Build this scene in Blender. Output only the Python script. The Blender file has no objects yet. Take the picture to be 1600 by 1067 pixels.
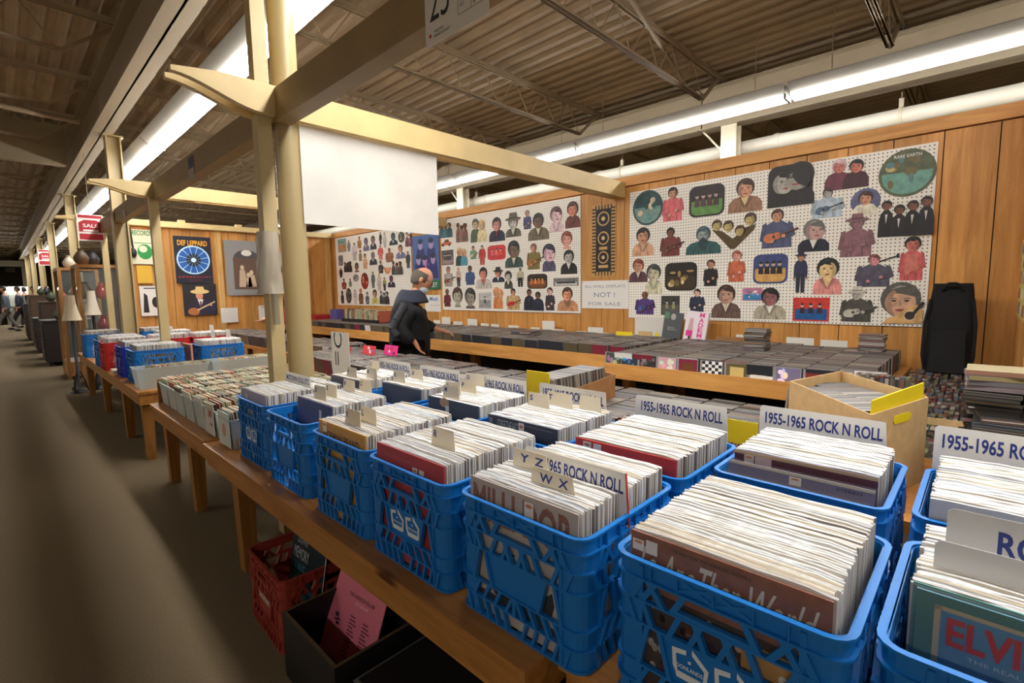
import bpy, bmesh, math, random
from mathutils import Matrix, Vector
R_ = random.Random(7)
S = bpy.context.scene
COL = S.collection

# ------------------------------------------------------------------ camera, world, exposure
FPX, YAW, PITCH, ROLL, EYE = 769.7, 0.803905, 0.103991, -0.0152275, 1.32
def camera_axes():
    f = Vector((math.sin(YAW)*math.cos(PITCH), math.cos(YAW)*math.cos(PITCH), -math.sin(PITCH)))
    r = Vector((math.cos(YAW), -math.sin(YAW), 0)); u = r.cross(f)
    c, s = math.cos(ROLL), math.sin(ROLL)
    return c*r + s*u, -s*r + c*u, f
cam = bpy.data.cameras.new('camera'); cam_o = bpy.data.objects.new('camera', cam); COL.objects.link(cam_o)
r, u, f = camera_axes()
cam_o.matrix_world = Matrix(((r.x, u.x, -f.x, 0), (r.y, u.y, -f.y, 0), (r.z, u.z, -f.z, EYE), (0, 0, 0, 1)))
cam.sensor_width = 36; cam.lens = FPX/1600*36; cam.clip_start = 0.02; cam.clip_end = 200
S.camera = cam_o
w = bpy.data.worlds.new('world'); S.world = w; w.use_nodes = True
w.node_tree.nodes['Background'].inputs[0].default_value = (1, .9, .75, 1)
w.node_tree.nodes['Background'].inputs[1].default_value = 0.3
S.view_settings.view_transform = 'Standard'; S.view_settings.look = 'None'
S.view_settings.exposure = 0.0; S.view_settings.gamma = 1; S.view_settings.use_curve_mapping = False
LAMP = 48.0          # radiance of the fluorescent diffusers

# ------------------------------------------------------------------ materials
MATS = {}
def lin(c):
    c = c/255
    return c/12.92 if c <= .04045 else ((c+.055)/1.055)**2.4
def rgb(c): return (lin(c[0]), lin(c[1]), lin(c[2]), 1)
def mat(name, c, rough=.6, metal=0, var=0, scale=20, spec=.5, coat=0, alpha=1, trans=0, emit=0, bump=0):
    if name in MATS: return MATS[name]
    m = bpy.data.materials.new(name); m.use_nodes = True; nt = m.node_tree; b = nt.nodes['Principled BSDF']
    b.inputs['Base Color'].default_value = rgb(c); b.inputs['Roughness'].default_value = rough
    b.inputs['Metallic'].default_value = metal; b.inputs['Specular IOR Level'].default_value = spec
    if coat: b.inputs['Coat Weight'].default_value = coat
    if alpha < 1: b.inputs['Alpha'].default_value = alpha
    if trans: b.inputs['Transmission Weight'].default_value = trans
    if emit: b.inputs['Emission Color'].default_value = rgb(c); b.inputs['Emission Strength'].default_value = emit
    if var or bump:
        tc = nt.nodes.new('ShaderNodeTexCoord'); n = nt.nodes.new('ShaderNodeTexNoise')
        n.inputs['Scale'].default_value = scale; n.inputs['Detail'].default_value = 4
        nt.links.new(tc.outputs['Object'], n.inputs['Vector'])
        if var:
            r = nt.nodes.new('ShaderNodeValToRGB')
            a = rgb([max(0, k*(1-var)) for k in c]); z = rgb([min(255, k*(1+var)) for k in c])
            r.color_ramp.elements[0].color = a; r.color_ramp.elements[0].position = .3
            r.color_ramp.elements[1].color = z; r.color_ramp.elements[1].position = .7
            nt.links.new(n.outputs['Fac'], r.inputs['Fac']); nt.links.new(r.outputs['Color'], b.inputs['Base Color'])
        if bump:
            bp = nt.nodes.new('ShaderNodeBump'); bp.inputs['Strength'].default_value = bump; bp.inputs['Distance'].default_value = .004
            nt.links.new(n.outputs['Fac'], bp.inputs['Height']); nt.links.new(bp.outputs['Normal'], b.inputs['Normal'])
    MATS[name] = m; return m
def wood(name, c0, c1, axis='Z', rough=.45, plank=0, knots=True, scale=1.0):
    """grain runs along axis; plank > 0 gives each board of that width (along Y) a tone of its own"""
    if name in MATS: return MATS[name]
    m = bpy.data.materials.new(name); m.use_nodes = True; nt = m.node_tree; L = nt.links; b = nt.nodes['Principled BSDF']
    b.inputs['Roughness'].default_value = rough; b.inputs['Specular IOR Level'].default_value = .35
    tc = nt.nodes.new('ShaderNodeTexCoord'); mp = nt.nodes.new('ShaderNodeMapping')
    sc = {'X': (1.2, 14, 14), 'Y': (14, 1.2, 14), 'Z': (14, 14, 1.2)}[axis]
    mp.inputs['Scale'].default_value = [k*scale for k in sc]
    L.new(tc.outputs['Object'], mp.inputs['Vector'])
    n = nt.nodes.new('ShaderNodeTexNoise'); n.inputs['Scale'].default_value = 1.6; n.inputs['Detail'].default_value = 8
    n.inputs['Roughness'].default_value = .62; n.inputs['Distortion'].default_value = .6
    L.new(mp.outputs['Vector'], n.inputs['Vector'])
    rp = nt.nodes.new('ShaderNodeValToRGB')
    rp.color_ramp.elements[0].position = .28; rp.color_ramp.elements[0].color = rgb(c0)
    rp.color_ramp.elements[1].position = .66; rp.color_ramp.elements[1].color = rgb(c1)
    L.new(n.outputs['Fac'], rp.inputs['Fac']); out = rp.outputs['Color']
    if plank:
        sx = nt.nodes.new('ShaderNodeSeparateXYZ'); L.new(tc.outputs['Object'], sx.inputs[0])
        ad = nt.nodes.new('ShaderNodeMath'); ad.operation = 'ADD'; L.new(sx.outputs['X'], ad.inputs[0]); L.new(sx.outputs['Y'], ad.inputs[1])
        dv = nt.nodes.new('ShaderNodeMath'); dv.operation = 'DIVIDE'; L.new(ad.outputs[0], dv.inputs[0]); dv.inputs[1].default_value = plank
        fl = nt.nodes.new('ShaderNodeMath'); fl.operation = 'FLOOR'; L.new(dv.outputs[0], fl.inputs[0])
        wn = nt.nodes.new('ShaderNodeTexWhiteNoise'); wn.noise_dimensions = '1D'; L.new(fl.outputs[0], wn.inputs['W'])
        mr = nt.nodes.new('ShaderNodeMapRange'); mr.inputs[3].default_value = .78; mr.inputs[4].default_value = 1.12
        L.new(wn.outputs['Value'], mr.inputs[0])
        hv = nt.nodes.new('ShaderNodeHueSaturation'); L.new(mr.outputs[0], hv.inputs['Value']); L.new(out, hv.inputs['Color']); out = hv.outputs['Color']
    if knots:
        mp2 = nt.nodes.new('ShaderNodeMapping'); s2 = {'X': (1.2, 3.2, 3.2), 'Y': (3.2, 1.2, 3.2), 'Z': (3.2, 3.2, 1.8)}[axis]
        mp2.inputs['Scale'].default_value = s2; L.new(tc.outputs['Object'], mp2.inputs['Vector'])
        v = nt.nodes.new('ShaderNodeTexVoronoi'); v.inputs['Scale'].default_value = 1.0; L.new(mp2.outputs['Vector'], v.inputs['Vector'])
        r2 = nt.nodes.new('ShaderNodeValToRGB'); r2.color_ramp.elements[0].color = (.22, .12, .07, 1); r2.color_ramp.elements[0].position = .035
        r2.color_ramp.elements[1].color = (1, 1, 1, 1); r2.color_ramp.elements[1].position = .085
        L.new(v.outputs['Distance'], r2.inputs['Fac'])
        mx = nt.nodes.new('ShaderNodeMix'); mx.data_type = 'RGBA'; mx.blend_type = 'MULTIPLY'; mx.inputs[0].default_value = 1
        L.new(out, mx.inputs[6]); L.new(r2.outputs['Color'], mx.inputs[7]); out = mx.outputs[2]
    L.new(out, b.inputs['Base Color']); MATS[name] = m; return m
def pegboard_mat():
    m = bpy.data.materials.new('pegboard'); m.use_nodes = True; nt = m.node_tree; L = nt.links; b = nt.nodes['Principled BSDF']
    b.inputs['Roughness'].default_value = .5
    tc = nt.nodes.new('ShaderNodeTexCoord'); sc = nt.nodes.new('ShaderNodeVectorMath'); sc.operation = 'SCALE'; sc.inputs['Scale'].default_value = 1/.0254
    L.new(tc.outputs['Object'], sc.inputs[0])
    fr = nt.nodes.new('ShaderNodeVectorMath'); fr.operation = 'FRACTION'; L.new(sc.outputs[0], fr.inputs[0])
    mu = nt.nodes.new('ShaderNodeVectorMath'); mu.operation = 'MULTIPLY'; mu.inputs[1].default_value = (0, 1, 1); L.new(fr.outputs[0], mu.inputs[0])
    ds = nt.nodes.new('ShaderNodeVectorMath'); ds.operation = 'DISTANCE'; ds.inputs[1].default_value = (0, .5, .5); L.new(mu.outputs[0], ds.inputs[0])
    rp = nt.nodes.new('ShaderNodeValToRGB'); rp.color_ramp.elements[0].position = .14; rp.color_ramp.elements[0].color = rgb((60, 48, 36))
    rp.color_ramp.elements[1].position = .2; rp.color_ramp.elements[1].color = rgb((244, 238, 226))
    L.new(ds.outputs['Value'], rp.inputs['Fac']); L.new(rp.outputs['Color'], b.inputs['Base Color']); MATS['pegboard'] = m; return m
def P(c, rough=.55):                                            # printed colour
    return mat('print_%02x%02x%02x' % tuple(int(k) for k in c), c, rough)

ORANGE = wood('orange_pine', (186, 126, 60), (222, 162, 90), 'Z', plank=.27)
ORANGE_H = wood('orange_pine_trim', (188, 128, 62), (224, 164, 92), 'Y')
TABLEW = wood('table_pine', (138, 88, 38), (186, 128, 64), 'Y', rough=.4)
LEGW = wood('leg_pine', (122, 78, 32), (168, 116, 58), 'Z', knots=False)
CARPET = mat('carpet', (112, 98, 76), .95, var=.16, scale=260, spec=.1, bump=.6)
CREAM = mat('cream_paint', (190, 168, 120), .5, var=.03, scale=6)
BEAMP = mat('shaded_cream_beam', (142, 116, 72), .55, var=.04, scale=6)  # cream paint darkened to tan: the beams' dim aisle side is in the colour
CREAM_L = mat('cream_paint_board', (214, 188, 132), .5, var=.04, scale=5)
STEEL_C = mat('painted_steel', (158, 140, 112), .55)
DECK = mat('painted_deck', (158, 138, 110), .6, var=.05, scale=3)
GIRD = mat('girder_paint', (158, 144, 120), .5)
WHITE_ST = mat('white_steel', (216, 206, 180), .45)
PIPEW = mat('white_pipe', (226, 220, 204), .4)
LAMPM = mat('diffuser_glow', (255, 253, 250), emit=LAMP)
HOUS = mat('lamp_housing', (142, 138, 130), .4)
PAPER = mat('white_card', (232, 228, 220), .6)
CARD = mat('cream_card', (226, 214, 190), .6)
INK = mat('blue_ink', (34, 52, 128), .6)
BLACKI = mat('black_ink', (30, 28, 30), .6)
BLUE = mat('blue_plastic', (18, 116, 196), .38, spec=.5)
BLUE2 = mat('royal_blue_plastic', (28, 56, 178), .38)
REDP = mat('red_plastic', (196, 40, 34), .4)
RUST = mat('rust_red_plastic', (150, 54, 42), .5)
CLEAR = mat('clear_bin_plastic', (206, 214, 212), .25, alpha=.42)
PLAST = mat('clear_sleeve', (235, 235, 238), .1, alpha=.05)
DARK = mat('dark_void', (22, 18, 15), .8)
BLK = mat('black_fabric', (12, 12, 14), .9, var=.25, scale=60)
BLKP = mat('black_box_paint', (26, 24, 24), .5)
KRAFT = mat('kraft_cardboard', (206, 172, 122), .75, var=.04, scale=30)
KRAFT2 = mat('brown_cardboard', (160, 112, 66), .7, var=.08, scale=18)
YEL = mat('yellow_card', (238, 212, 24), .6)
SKIN = mat('skin', (206, 146, 116), .5)
LPTOP = [mat('sleeve_edge_%s' % n, c, .3, var=.05, scale=90) for n, c in (('white', (246, 244, 240)), ('ivory', (238, 230, 216)), ('grey', (224, 222, 220)), ('cool', (236, 240, 243)), ('tan', (222, 208, 182)), ('bluegrey', (206, 214, 224)))]
LPSIDE = [mat('jacket_side_%s' % n, c, .5) for n, c in (('grey', (206, 202, 196)), ('tan', (196, 184, 166)), ('dark', (134, 124, 116)), ('pale', (224, 220, 214)))]

# ------------------------------------------------------------------ mesh builder
class MB:
    def __init__(s): s.v = []; s.f = []; s.m = []; s.mats = []; s.sm = []
    def mi(s, m):
        if m not in s.mats: s.mats.append(m)
        return s.mats.index(m)
    def add(s, vs, fs, m, smooth=False):
        o = len(s.v); s.v += [tuple(p) for p in vs]; k = s.mi(m)
        for q in fs: s.f.append([i+o for i in q]); s.m.append(k); s.sm.append(smooth)
    def box(s, x0, y0, z0, x1, y1, z1, m, mtop=None, mx=None):
        vs = [(x0,y0,z0),(x1,y0,z0),(x1,y1,z0),(x0,y1,z0),(x0,y0,z1),(x1,y0,z1),(x1,y1,z1),(x0,y1,z1)]
        s.hexa(vs, m, mtop, mx)
    def hexa(s, vs, m, mtop=None, mx=None):
        o = len(s.v); s.v += [tuple(p) for p in vs]
        for k, q in enumerate(((3,2,1,0),(4,5,6,7),(0,1,5,4),(1,2,6,5),(2,3,7,6),(3,0,4,7))):
            s.f.append([i+o for i in q]); s.sm.append(False)
            s.m.append(s.mi(mtop if (k == 1 and mtop) else mx if (k == 5 and mx) else m))
    def bar(s, a, b, wid, dep, m, up=(0, 0, 1)):
        a, b = Vector(a), Vector(b); d = (b-a).normalized(); up = Vector(up)
        if abs(d.dot(up)) > .95: up = Vector((1, 0, 0))
        x = d.cross(up).normalized()*wid/2; y = x.cross(d).normalized()*dep/2
        s.hexa([a-x-y, a+x-y, b+x-y, b-x-y, a-x+y, a+x+y, b+x+y, b-x+y], m)
    def cyl(s, a, b, r, m, n=12, r2=None, cap=True):
        a, b = Vector(a), Vector(b); d = (b-a).normalized(); r2 = r if r2 is None else r2
        x = d.orthogonal().normalized(); y = d.cross(x); vs = []
        for c, q in ((a, r), (b, r2)):
            for i in range(n):
                t = 2*math.pi*i/n; vs.append(c + x*math.cos(t)*q + y*math.sin(t)*q)
        fs = [(i, (i+1) % n, n+(i+1) % n, n+i) for i in range(n)]
        s.add(vs, fs, m, n > 6)
        if cap: s.add(vs[:n], [tuple(range(n))[::-1]], m); s.add(vs[n:], [tuple(range(n))], m)
    def tube(s, pts, r, m, n=8):
        pts = [Vector(p) for p in pts]
        for a, b in zip(pts, pts[1:]):
            if (b-a).length > 1e-6: s.cyl(a, b, r, m, n)
    def lathe(s, prof, m, cx=0, cy=0, n=20):
        vs = [(cx+r*math.cos(2*math.pi*i/n), cy+r*math.sin(2*math.pi*i/n), z) for r, z in prof for i in range(n)]
        s.add(vs, [(k*n+i, k*n+(i+1) % n, (k+1)*n+(i+1) % n, (k+1)*n+i) for k in range(len(prof)-1) for i in range(n)], m, True)
    def ball(s, c, rx, ry, rz, m, n=14, k=10):
        vs = [(c[0]+rx*math.sin(math.pi*j/k)*math.cos(2*math.pi*i/n), c[1]+ry*math.sin(math.pi*j/k)*math.sin(2*math.pi*i/n), c[2]-rz*math.cos(math.pi*j/k)) for j in range(k+1) for i in range(n)]
        s.add(vs, [(j*n+i, j*n+(i+1) % n, (j+1)*n+(i+1) % n, (j+1)*n+i) for j in range(k) for i in range(n)], m, True)
    def prism(s, pts, n0, n1, m, frame=None):
        """pts = 2D outline, extruded from n0 to n1 along the local normal; frame maps (u, v, n) to the mesh"""
        F = frame or (lambda u, v, n: (u, v, n))
        a = sum(pts[i][0]*pts[(i+1) % len(pts)][1] - pts[(i+1) % len(pts)][0]*pts[i][1] for i in range(len(pts)))
        if a < 0: pts = pts[::-1]
        k = len(pts); vs = [F(p[0], p[1], n0) for p in pts] + [F(p[0], p[1], n1) for p in pts]
        s.add(vs, [tuple(range(k))[::-1], tuple(range(k, 2*k))] + [(i, (i+1) % k, k+(i+1) % k, k+i) for i in range(k)], m)
    def mesh(s, name):
        me = bpy.data.meshes.new(name); me.from_pydata(s.v, [], s.f)
        for m in s.mats: me.materials.append(m)
        me.polygons.foreach_set('material_index', s.m); me.polygons.foreach_set('use_smooth', s.sm); me.update(); return me
    def build(s, name, parent=None, mw=None): return put(name, s.mesh(name), parent, mw)
def put(name, me, parent=None, mw=None):
    o = bpy.data.objects.new(name, me); COL.objects.link(o)
    if parent is not None: o.parent = parent
    if mw is not None: o.matrix_local = mw
    return o
def tag(o, label=None, cat=None, group=None, kind=None):
    if label: o['label'] = label
    if cat: o['category'] = cat
    if group: o['group'] = group
    if kind: o['kind'] = kind
    return o
def thing(name, label, cat, loc=(0, 0, 0), rz=0, group=None, mw=None):
    o = bpy.data.objects.new(name, None); COL.objects.link(o); o.empty_display_size = .05
    if mw is not None: o.matrix_world = mw
    else: o.location = loc; o.rotation_euler = (0, 0, rz)
    return tag(o, label, cat, group)
def struct(name, mb, parent=None):
    o = mb.build(name, parent); o['kind'] = 'structure'; return o
def copy_tree(o, parent=None):
    c = o.copy(); COL.objects.link(c); c.parent = parent
    for ch in o.children: copy_tree(ch, c)
    return c
def T(x, y, z): return Matrix.Translation((x, y, z))
def face_aisle(x, y, z, lean=0):
    """local u = -Y (reads left to right from the aisle), v = up, n = toward the aisle"""
    return T(x, y, z) @ Matrix(((0, 0, -1, 0), (-1, 0, 0, 0), (0, 1, 0, 0), (0, 0, 0, 1))) @ Matrix.Rotation(lean, 4, 'X')
def face_cam_y(x, y, z):
    """local u = +X, v = up, n = -Y"""
    return T(x, y, z) @ Matrix(((1, 0, 0, 0), (0, 0, -1, 0), (0, 1, 0, 0), (0, 0, 0, 1)))
_txt = {}
def text(s, w, h, m, parent, mw, shear=0, bold=.02, name='lettering', depth=.0004):
    key = (s, shear, bold)
    if key not in _txt:
        c = bpy.data.curves.new('t', 'FONT'); c.body = s; c.shear = shear; c.offset = bold; c.resolution_u = 3
        o = bpy.data.objects.new('t', c); COL.objects.link(o)
        dg = bpy.context.evaluated_depsgraph_get(); me = bpy.data.meshes.new_from_object(o.evaluated_get(dg))
        bpy.data.objects.remove(o)
        vs = [v.co.copy() for v in me.vertices]; fs = [tuple(p.vertices) for p in me.polygons]
        bpy.data.meshes.remove(me)
        x0 = min(v.x for v in vs); x1 = max(v.x for v in vs); y0 = min(v.y for v in vs); y1 = max(v.y for v in vs)
        _txt[key] = ([((v.x-x0)/(x1-x0)-.5, (v.y-y0)/(y1-y0)-.5) for v in vs], fs)
    vs, fs = _txt[key]; b = MB(); b.add([(x*w, y*h, depth) for x, y in vs], fs, m)
    return b.build(name, parent, mw)
def rect(u0, v0, u1, v1): return [(u0, v0), (u1, v0), (u1, v1), (u0, v1)]
def ell(cu, cv, ru, rv, n=18, a0=0, a1=2*math.pi):
    return [(cu+ru*math.cos(a0+(a1-a0)*i/(n if a1-a0 > 6.2 else n-1)), cv+rv*math.sin(a0+(a1-a0)*i/(n if a1-a0 > 6.2 else n-1))) for i in range(n)]
def rrect(u0, v0, u1, v1, r, n=5):
    o = []
    for cu, cv, a in ((u1-r, v1-r, 0), (u0+r, v1-r, 90), (u0+r, v0+r, 180), (u1-r, v0+r, 270)):
        for i in range(n+1):
            t = math.radians(a+90*i/n); o.append((cu+r*math.cos(t), cv+r*math.sin(t)))
    return o

# ------------------------------------------------------------------ room shell
WX, BY, DZ = 4.47, 9.0, 3.85        # wooden sales wall, partition at the end of the booth, roof deck
b = MB(); b.box(-6, -2.6, -.1, 12, 46, 0, CARPET); struct('floor', b)
b = MB()                            # corrugated roof deck: ribs run along the aisle
prof = []; x = -6.0
while x < 12: prof += [(x, DZ), (x+.04, DZ), (x+.08, DZ+.032), (x+.13, DZ+.032)]; x += .17
vs = [(p, -2.6, z) for p, z in prof] + [(p, 46, z) for p, z in prof] ; n = len(prof)
b.add(vs, [(i, i+1, n+i+1, n+i) for i in range(n-1)], DECK); b.box(-6, -2.6, DZ+.1, 12, 46, DZ+.2, DECK)
ceiling = struct('ceiling', b)
def joist(x0, x1, name='joist'):
    b = MB(); zt, zb = DZ-.07, DZ-.43
    for d in (-.02, .02):
        b.box(x0, d-.012, zt, x1, d+.012, zt+.03, STEEL_C); b.box(x0, d-.006, zt-.02, x1, d+.006, zt, STEEL_C)
        b.box(x0+.5, d-.012, zb, x1-.5, d+.012, zb+.008, STEEL_C); b.box(x0+.5, d-.006, zb, x1-.5, d+.006, zb+.025, STEEL_C)
    n = max(4, int((x1-x0-1)/.5)); st = (x1-x0-1)/n
    b.bar((x0+.05, 0, zt), (x0+.5, 0, zb), .03, .03, STEEL_C); b.bar((x1-.05, 0, zt), (x1-.5, 0, zb), .03, .03, STEEL_C)
    for i in range(n):
        a = x0+.5+i*st; b.cyl((a, 0, zb), (a+st/2, 0, zt), .0065, STEEL_C, 5, cap=False); b.cyl((a+st/2, 0, zt), (a+st, 0, zb), .0065, STEEL_C, 5, cap=False)
    return b.mesh('joist')
spans = [joist(-4, 1.05), joist(1.1, 6.2), joist(6.25, 11)]
for k in range(-1, 25):
    for me in spans[:3 if k < 8 else 2]:
        o = put('joist', me, ceiling, T(0, .76+1.7*k, 0)); o['kind'] = 'structure'
for x in (1.02, 6.25):              # plate girders on the column lines, in bays
    for k in range(9):
        y0 = -2.5+4.95*k if k else -2.5; y0 = 2.7+4.95*(k-1); y1 = y0+4.93
        b = MB(); z0, z1 = (3.23, 3.71)
        b.box(x-.1, y0, z0, x+.1, y1, z0+.016, GIRD); b.box(x-.1, y0, z1-.016, x+.1, y1, z1, GIRD); b.box(x-.008, y0, z0, x+.008, y1, z1, GIRD)
        o = b.build('girder', ceiling); o['kind'] = 'structure'
for y in (1.6, 5.2, 8.9):           # bracing rods under the deck
    b = MB(); b.bar((1.3, y, 3.5), (6.0, y+1.2, 3.78), .03, .03, STEEL_C); o = b.build('brace', ceiling); o['kind'] = 'structure'
def shell(name, x0, y0, x1, y1, m, z1=4.0):
    b = MB(); b.box(x0, y0, 0, x1, y1, z1, m); return struct(name, b)
PL = mat('wall_paint', (142, 128, 100), .8)
shell('wall_far', -6, 44, 12, 44.1, mat('far_wall_paint', (104, 92, 72), .8)); shell('wall_outer', 11.9, -2.6, 12, 46, PL)
shell('wall_near', -6, -2.7, 12, -2.6, PL); shell('wall_aisle', -6.1, -2.6, -6, 46, PL)
def planks(mb, along, a0, a1, fixed, th, z0, z1, m, pw=.27, gap=.006, skip=None):
    a = math.floor(a0/pw)*pw
    while a < a1:
        s, e = max(a0, a+gap/2), min(a1, a+pw-gap/2)
        if e-s > .01:
            if along == 'Y': mb.box(fixed, s, z0, fixed+th, e, z1, m)
            else: mb.box(s, fixed, z0, e, fixed+th, z1, m)
        a += pw
b = MB(); planks(b, 'Y', -.14, BY+.02, WX, .02, .0, 2.33, ORANGE); b.box(WX+.02, -.14, 0, WX+.06, BY+.02, 2.4, DARK); struct('wall_back', b)
b = MB(); b.box(WX-.025, -.14, 2.335, WX+.07, BY, 2.425, ORANGE_H); struct('trim_1', b)
b = MB(); planks(b, 'X', 1.3, WX, BY, .02, 0, 2.33, ORANGE); b.box(1.3, BY+.02, 0, WX, BY+.05, 2.36, DARK); struct('wall_left', b)
b = MB()
for x in (1.32, 1.72, 2.53, 3.36, 3.95, 4.36): b.box(x-.045, BY-.04, 0, x+.045, BY, 2.33, wood('stud_pine', (186, 140, 78), (220, 178, 112), 'Z', knots=False))
struct('trim_2', b)
b = MB(); planks(b, 'X', 3.3, WX, -.16, .02, 0, 2.33, ORANGE, pw=.34); b.box(3.3, -.2, 0, WX, -.16, 2.33, DARK); struct('wall_right', b)
b = MB(); b.box(3.3, -.16, 2.335, WX, -.12, 2.425, ORANGE_H); struct('trim_3', b)

# ------------------------------------------------------------------ columns, pipe, timber frame
def steel_column(x, y, label, m, r=0, base=0):
    b = MB()
    if r: b.cyl((x, y, base), (x, y, 3.23), r, m, 24); b.box(x-.11, y-.11, 3.215, x+.11, y+.11, 3.23, m); b.cyl((x, y, 0), (x, y, .02), .13, m, 20)
    else:
        b.box(x-.075, y-.075, 0, x-.06, y+.075, 3.23, m); b.box(x+.06, y-.075, 0, x+.075, y+.075, 3.23, m); b.box(x-.06, y-.006, 0, x+.06, y+.006, 3.23, m)
        b.box(x-.1, y-.1, 3.215, x+.1, y+.1, 3.23, m)
    return tag(b.build('support_column'), label, 'column')
COLM = mat('column_paint', (176, 156, 110), .42)
steel_column(1.165, 2.79, 'round beige steel column rising behind the nearest record crates', COLM, .068)
steel_column(1.12, 7.72, 'beige steel column beside the hanging microphone at the booth partition', COLM)
for k in range(2, 8):
    tag(steel_column(1.1, 2.75+4.95*k, 'beige steel column far down the aisle beyond the display cabinets', COLM), group='columns down the aisle')
for y, l in ((2.33, 'white steel column rising behind the right-hand pegboard wall'), (7.25, 'white steel column seen just right of the hanging blank sheet')):
    b = MB(); b.box(6.17, y-.09, 0, 6.19, y+.09, 3.23, WHITE_ST); b.box(6.31, y-.09, 0, 6.33, y+.09, 3.23, WHITE_ST); b.box(6.19, y-.01, 0, 6.31, y+.01, 3.23, WHITE_ST)
    b.bar((6.25, y+.05, 2.9), (6.25, y+.35, 3.25), .02, .02, WHITE_ST)
    tag(b.build('support_column'), l, 'column')
b = MB(); b.cyl((6.55, -2.5, 3.02), (6.55, 18, 3.02), .085, PIPEW, 20)
for y in (-.6, 1.9, 4.4, 6.9): b.cyl((6.55, y-.03, 3.02), (6.55, y+.03, 3.02), .094, PIPEW, 20)
pp = tag(b.build('overhead_pipe'), 'thick white pipe running above the top of the orange wall', 'pipe')
for y in (.75, 4.0, 7.2, 10.4):
    b = MB(); b.cyl((6.55, y-.015, 3.02), (6.55, y+.015, 3.02), .1, WHITE_ST, 20); b.box(6.535, y-.02, 3.1, 6.565, y+.02, 3.2, WHITE_ST); b.cyl((6.55, y, 3.15), (6.55, y, DZ), .006, STEEL_C, 6); b.build('pipe_hanger', pp)

def swan_board(mb, y0, y1, x0, x1, z0, z1, m):
    """cross board along X whose aisle end is cut as a swan-neck tail from x0-.36"""
    pts = [(x1, z0), (x1, z1), (x0, z1)]; t = .38
    pts += [(x0-t*.5, z1-.004), (x0-t, z1-.03), (x0-t, z1-.052)]
    for k in range(1, 11):
        q = k/10; s = q*q*(3-2*q); pts.append((x0-t+t*1.0*q, z1-.052-(z1-.052-z0)*s))
    mb.prism(pts, y0, y1, m, lambda u, v, n: (u, n, v))
def cross_beam(y, x1, z0, z1, label):
    t = thing('cross_beam', label, 'beam', (0, 0, 0))
    for dy in (-.075, .035):
        b = MB(); swan_board(b, y+dy, y+dy+.038, 1.0, x1, z0, z1, CREAM_L); b.build('board', t)
    for x in (1.32, 2.0, 2.8, 3.7):
        if x < x1: b = MB(); b.box(x, y-.037, z0+.02, x+.09, y+.035, z0+.12, CREAM_L); b.build('spacer_block', t)
    return t
def post(x, y, top, label, m=CREAM, base=0):
    b = MB(); b.box(x-.035, y-.037, base, x+.035, y+.035, top, m); return tag(b.build('timber_post'), label, 'post')
cross_beam(2.75, 4.44, 2.225, 2.37, 'cream double cross beam with swan-neck tails running over to the pegboard wall')
cross_beam(5.6, 4.44, 2.215, 2.34, 'second cream cross beam down the aisle, above the slim post')
cross_beam(8.95, 4.44, 2.335, 2.415, 'cream cross beam capping the wood partition with the posters')
post(1.02, 2.75, 3.4, 'cream timber post wrapped with a plastic bag beside the round column')
post(1.07, 5.6, 2.34, 'slim cream timber post rising from the red and blue crates')
post(1.1, 8.95, 2.41, 'cream timber post at the aisle end of the poster partition')
b = MB(); b.box(1.1, 2.725, 2.24, 1.13, 2.8, 2.375, mat('raw_pine', (176, 112, 66), .6)); tag(b.build('wood_block'), 'raw brown wood block wedged beside the post at the beam joint', 'block')
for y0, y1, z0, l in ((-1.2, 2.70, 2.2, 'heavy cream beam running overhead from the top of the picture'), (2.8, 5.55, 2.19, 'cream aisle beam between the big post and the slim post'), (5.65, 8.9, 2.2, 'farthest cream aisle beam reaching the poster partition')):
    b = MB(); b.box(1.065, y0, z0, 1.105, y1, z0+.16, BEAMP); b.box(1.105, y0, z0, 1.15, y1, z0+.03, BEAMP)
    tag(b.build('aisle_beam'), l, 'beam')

# ------------------------------------------------------------------ fluorescent fixtures
def lamp_mesh():
    h = MB(); L = 2.42
    for s in (-1, 1): h.prism([(s*.075, .03), (s*.17, .11), (s*.17, .118), (s*.06, .06)], 0, L, HOUS, lambda u, v, n: (u, n, v))
    h.box(-.07, 0, .03, .07, L, .125, HOUS)
    d = MB(); d.prism([(-.085, .03), (-.08, .008), (-.06, -.002), (.06, -.002), (.08, .008), (.085, .03)], .01, L-.01, LAMPM, lambda u, v, n: (u, n, v))
    e = MB(); e.box(-.088, -.012, -.005, .088, .01, .04, HOUS)
    return h.mesh('housing'), d.mesh('diffuser'), e.mesh('end_cap')
lm = lamp_mesh()
def lamp(x, y, z, label, group):
    t = thing('fluorescent_lamp', label, 'ceiling light', (x, y, z), 0, group)
    put('housing', lm[0], t); put('diffuser', lm[1], t); put('end_cap', lm[2], t)
    b = MB(); b.cyl((0, .3, .12), (0, .3, DZ-z), .004, STEEL_C, 5); b.build('hanger_wire', t); b = MB(); b.cyl((0, 2.1, .12), (0, 2.1, DZ-z), .004, STEEL_C, 5); b.build('hanger_wire', t)
ORD = ['first', 'second', 'third', 'fourth', 'fifth', 'sixth', 'seventh', 'eighth', 'ninth', 'tenth', 'eleventh', 'twelfth', 'thirteenth', 'fourteenth', 'fifteenth']
for k in range(-1, 13, 3): lamp(-3.6, -.1+2.46*k, 3.06, '%s fluorescent fixture in the row beyond the aisle, left of the picture' % ORD[(k+1)//3], 'lamps beyond the aisle')
for k in range(-1, 14): lamp(1.47, -.1+2.46*k, 3.06, '%s white fluorescent fixture, counted from the camera, above the aisle' % ORD[k+1], 'lamps above the aisle')
for k in range(-1, 6): lamp(5.45, -.95+2.46*k, 3.1, '%s white fluorescent fixture from the right, above the pegboard wall' % ORD[k+1], 'lamps above the pegboard wall')

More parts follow.
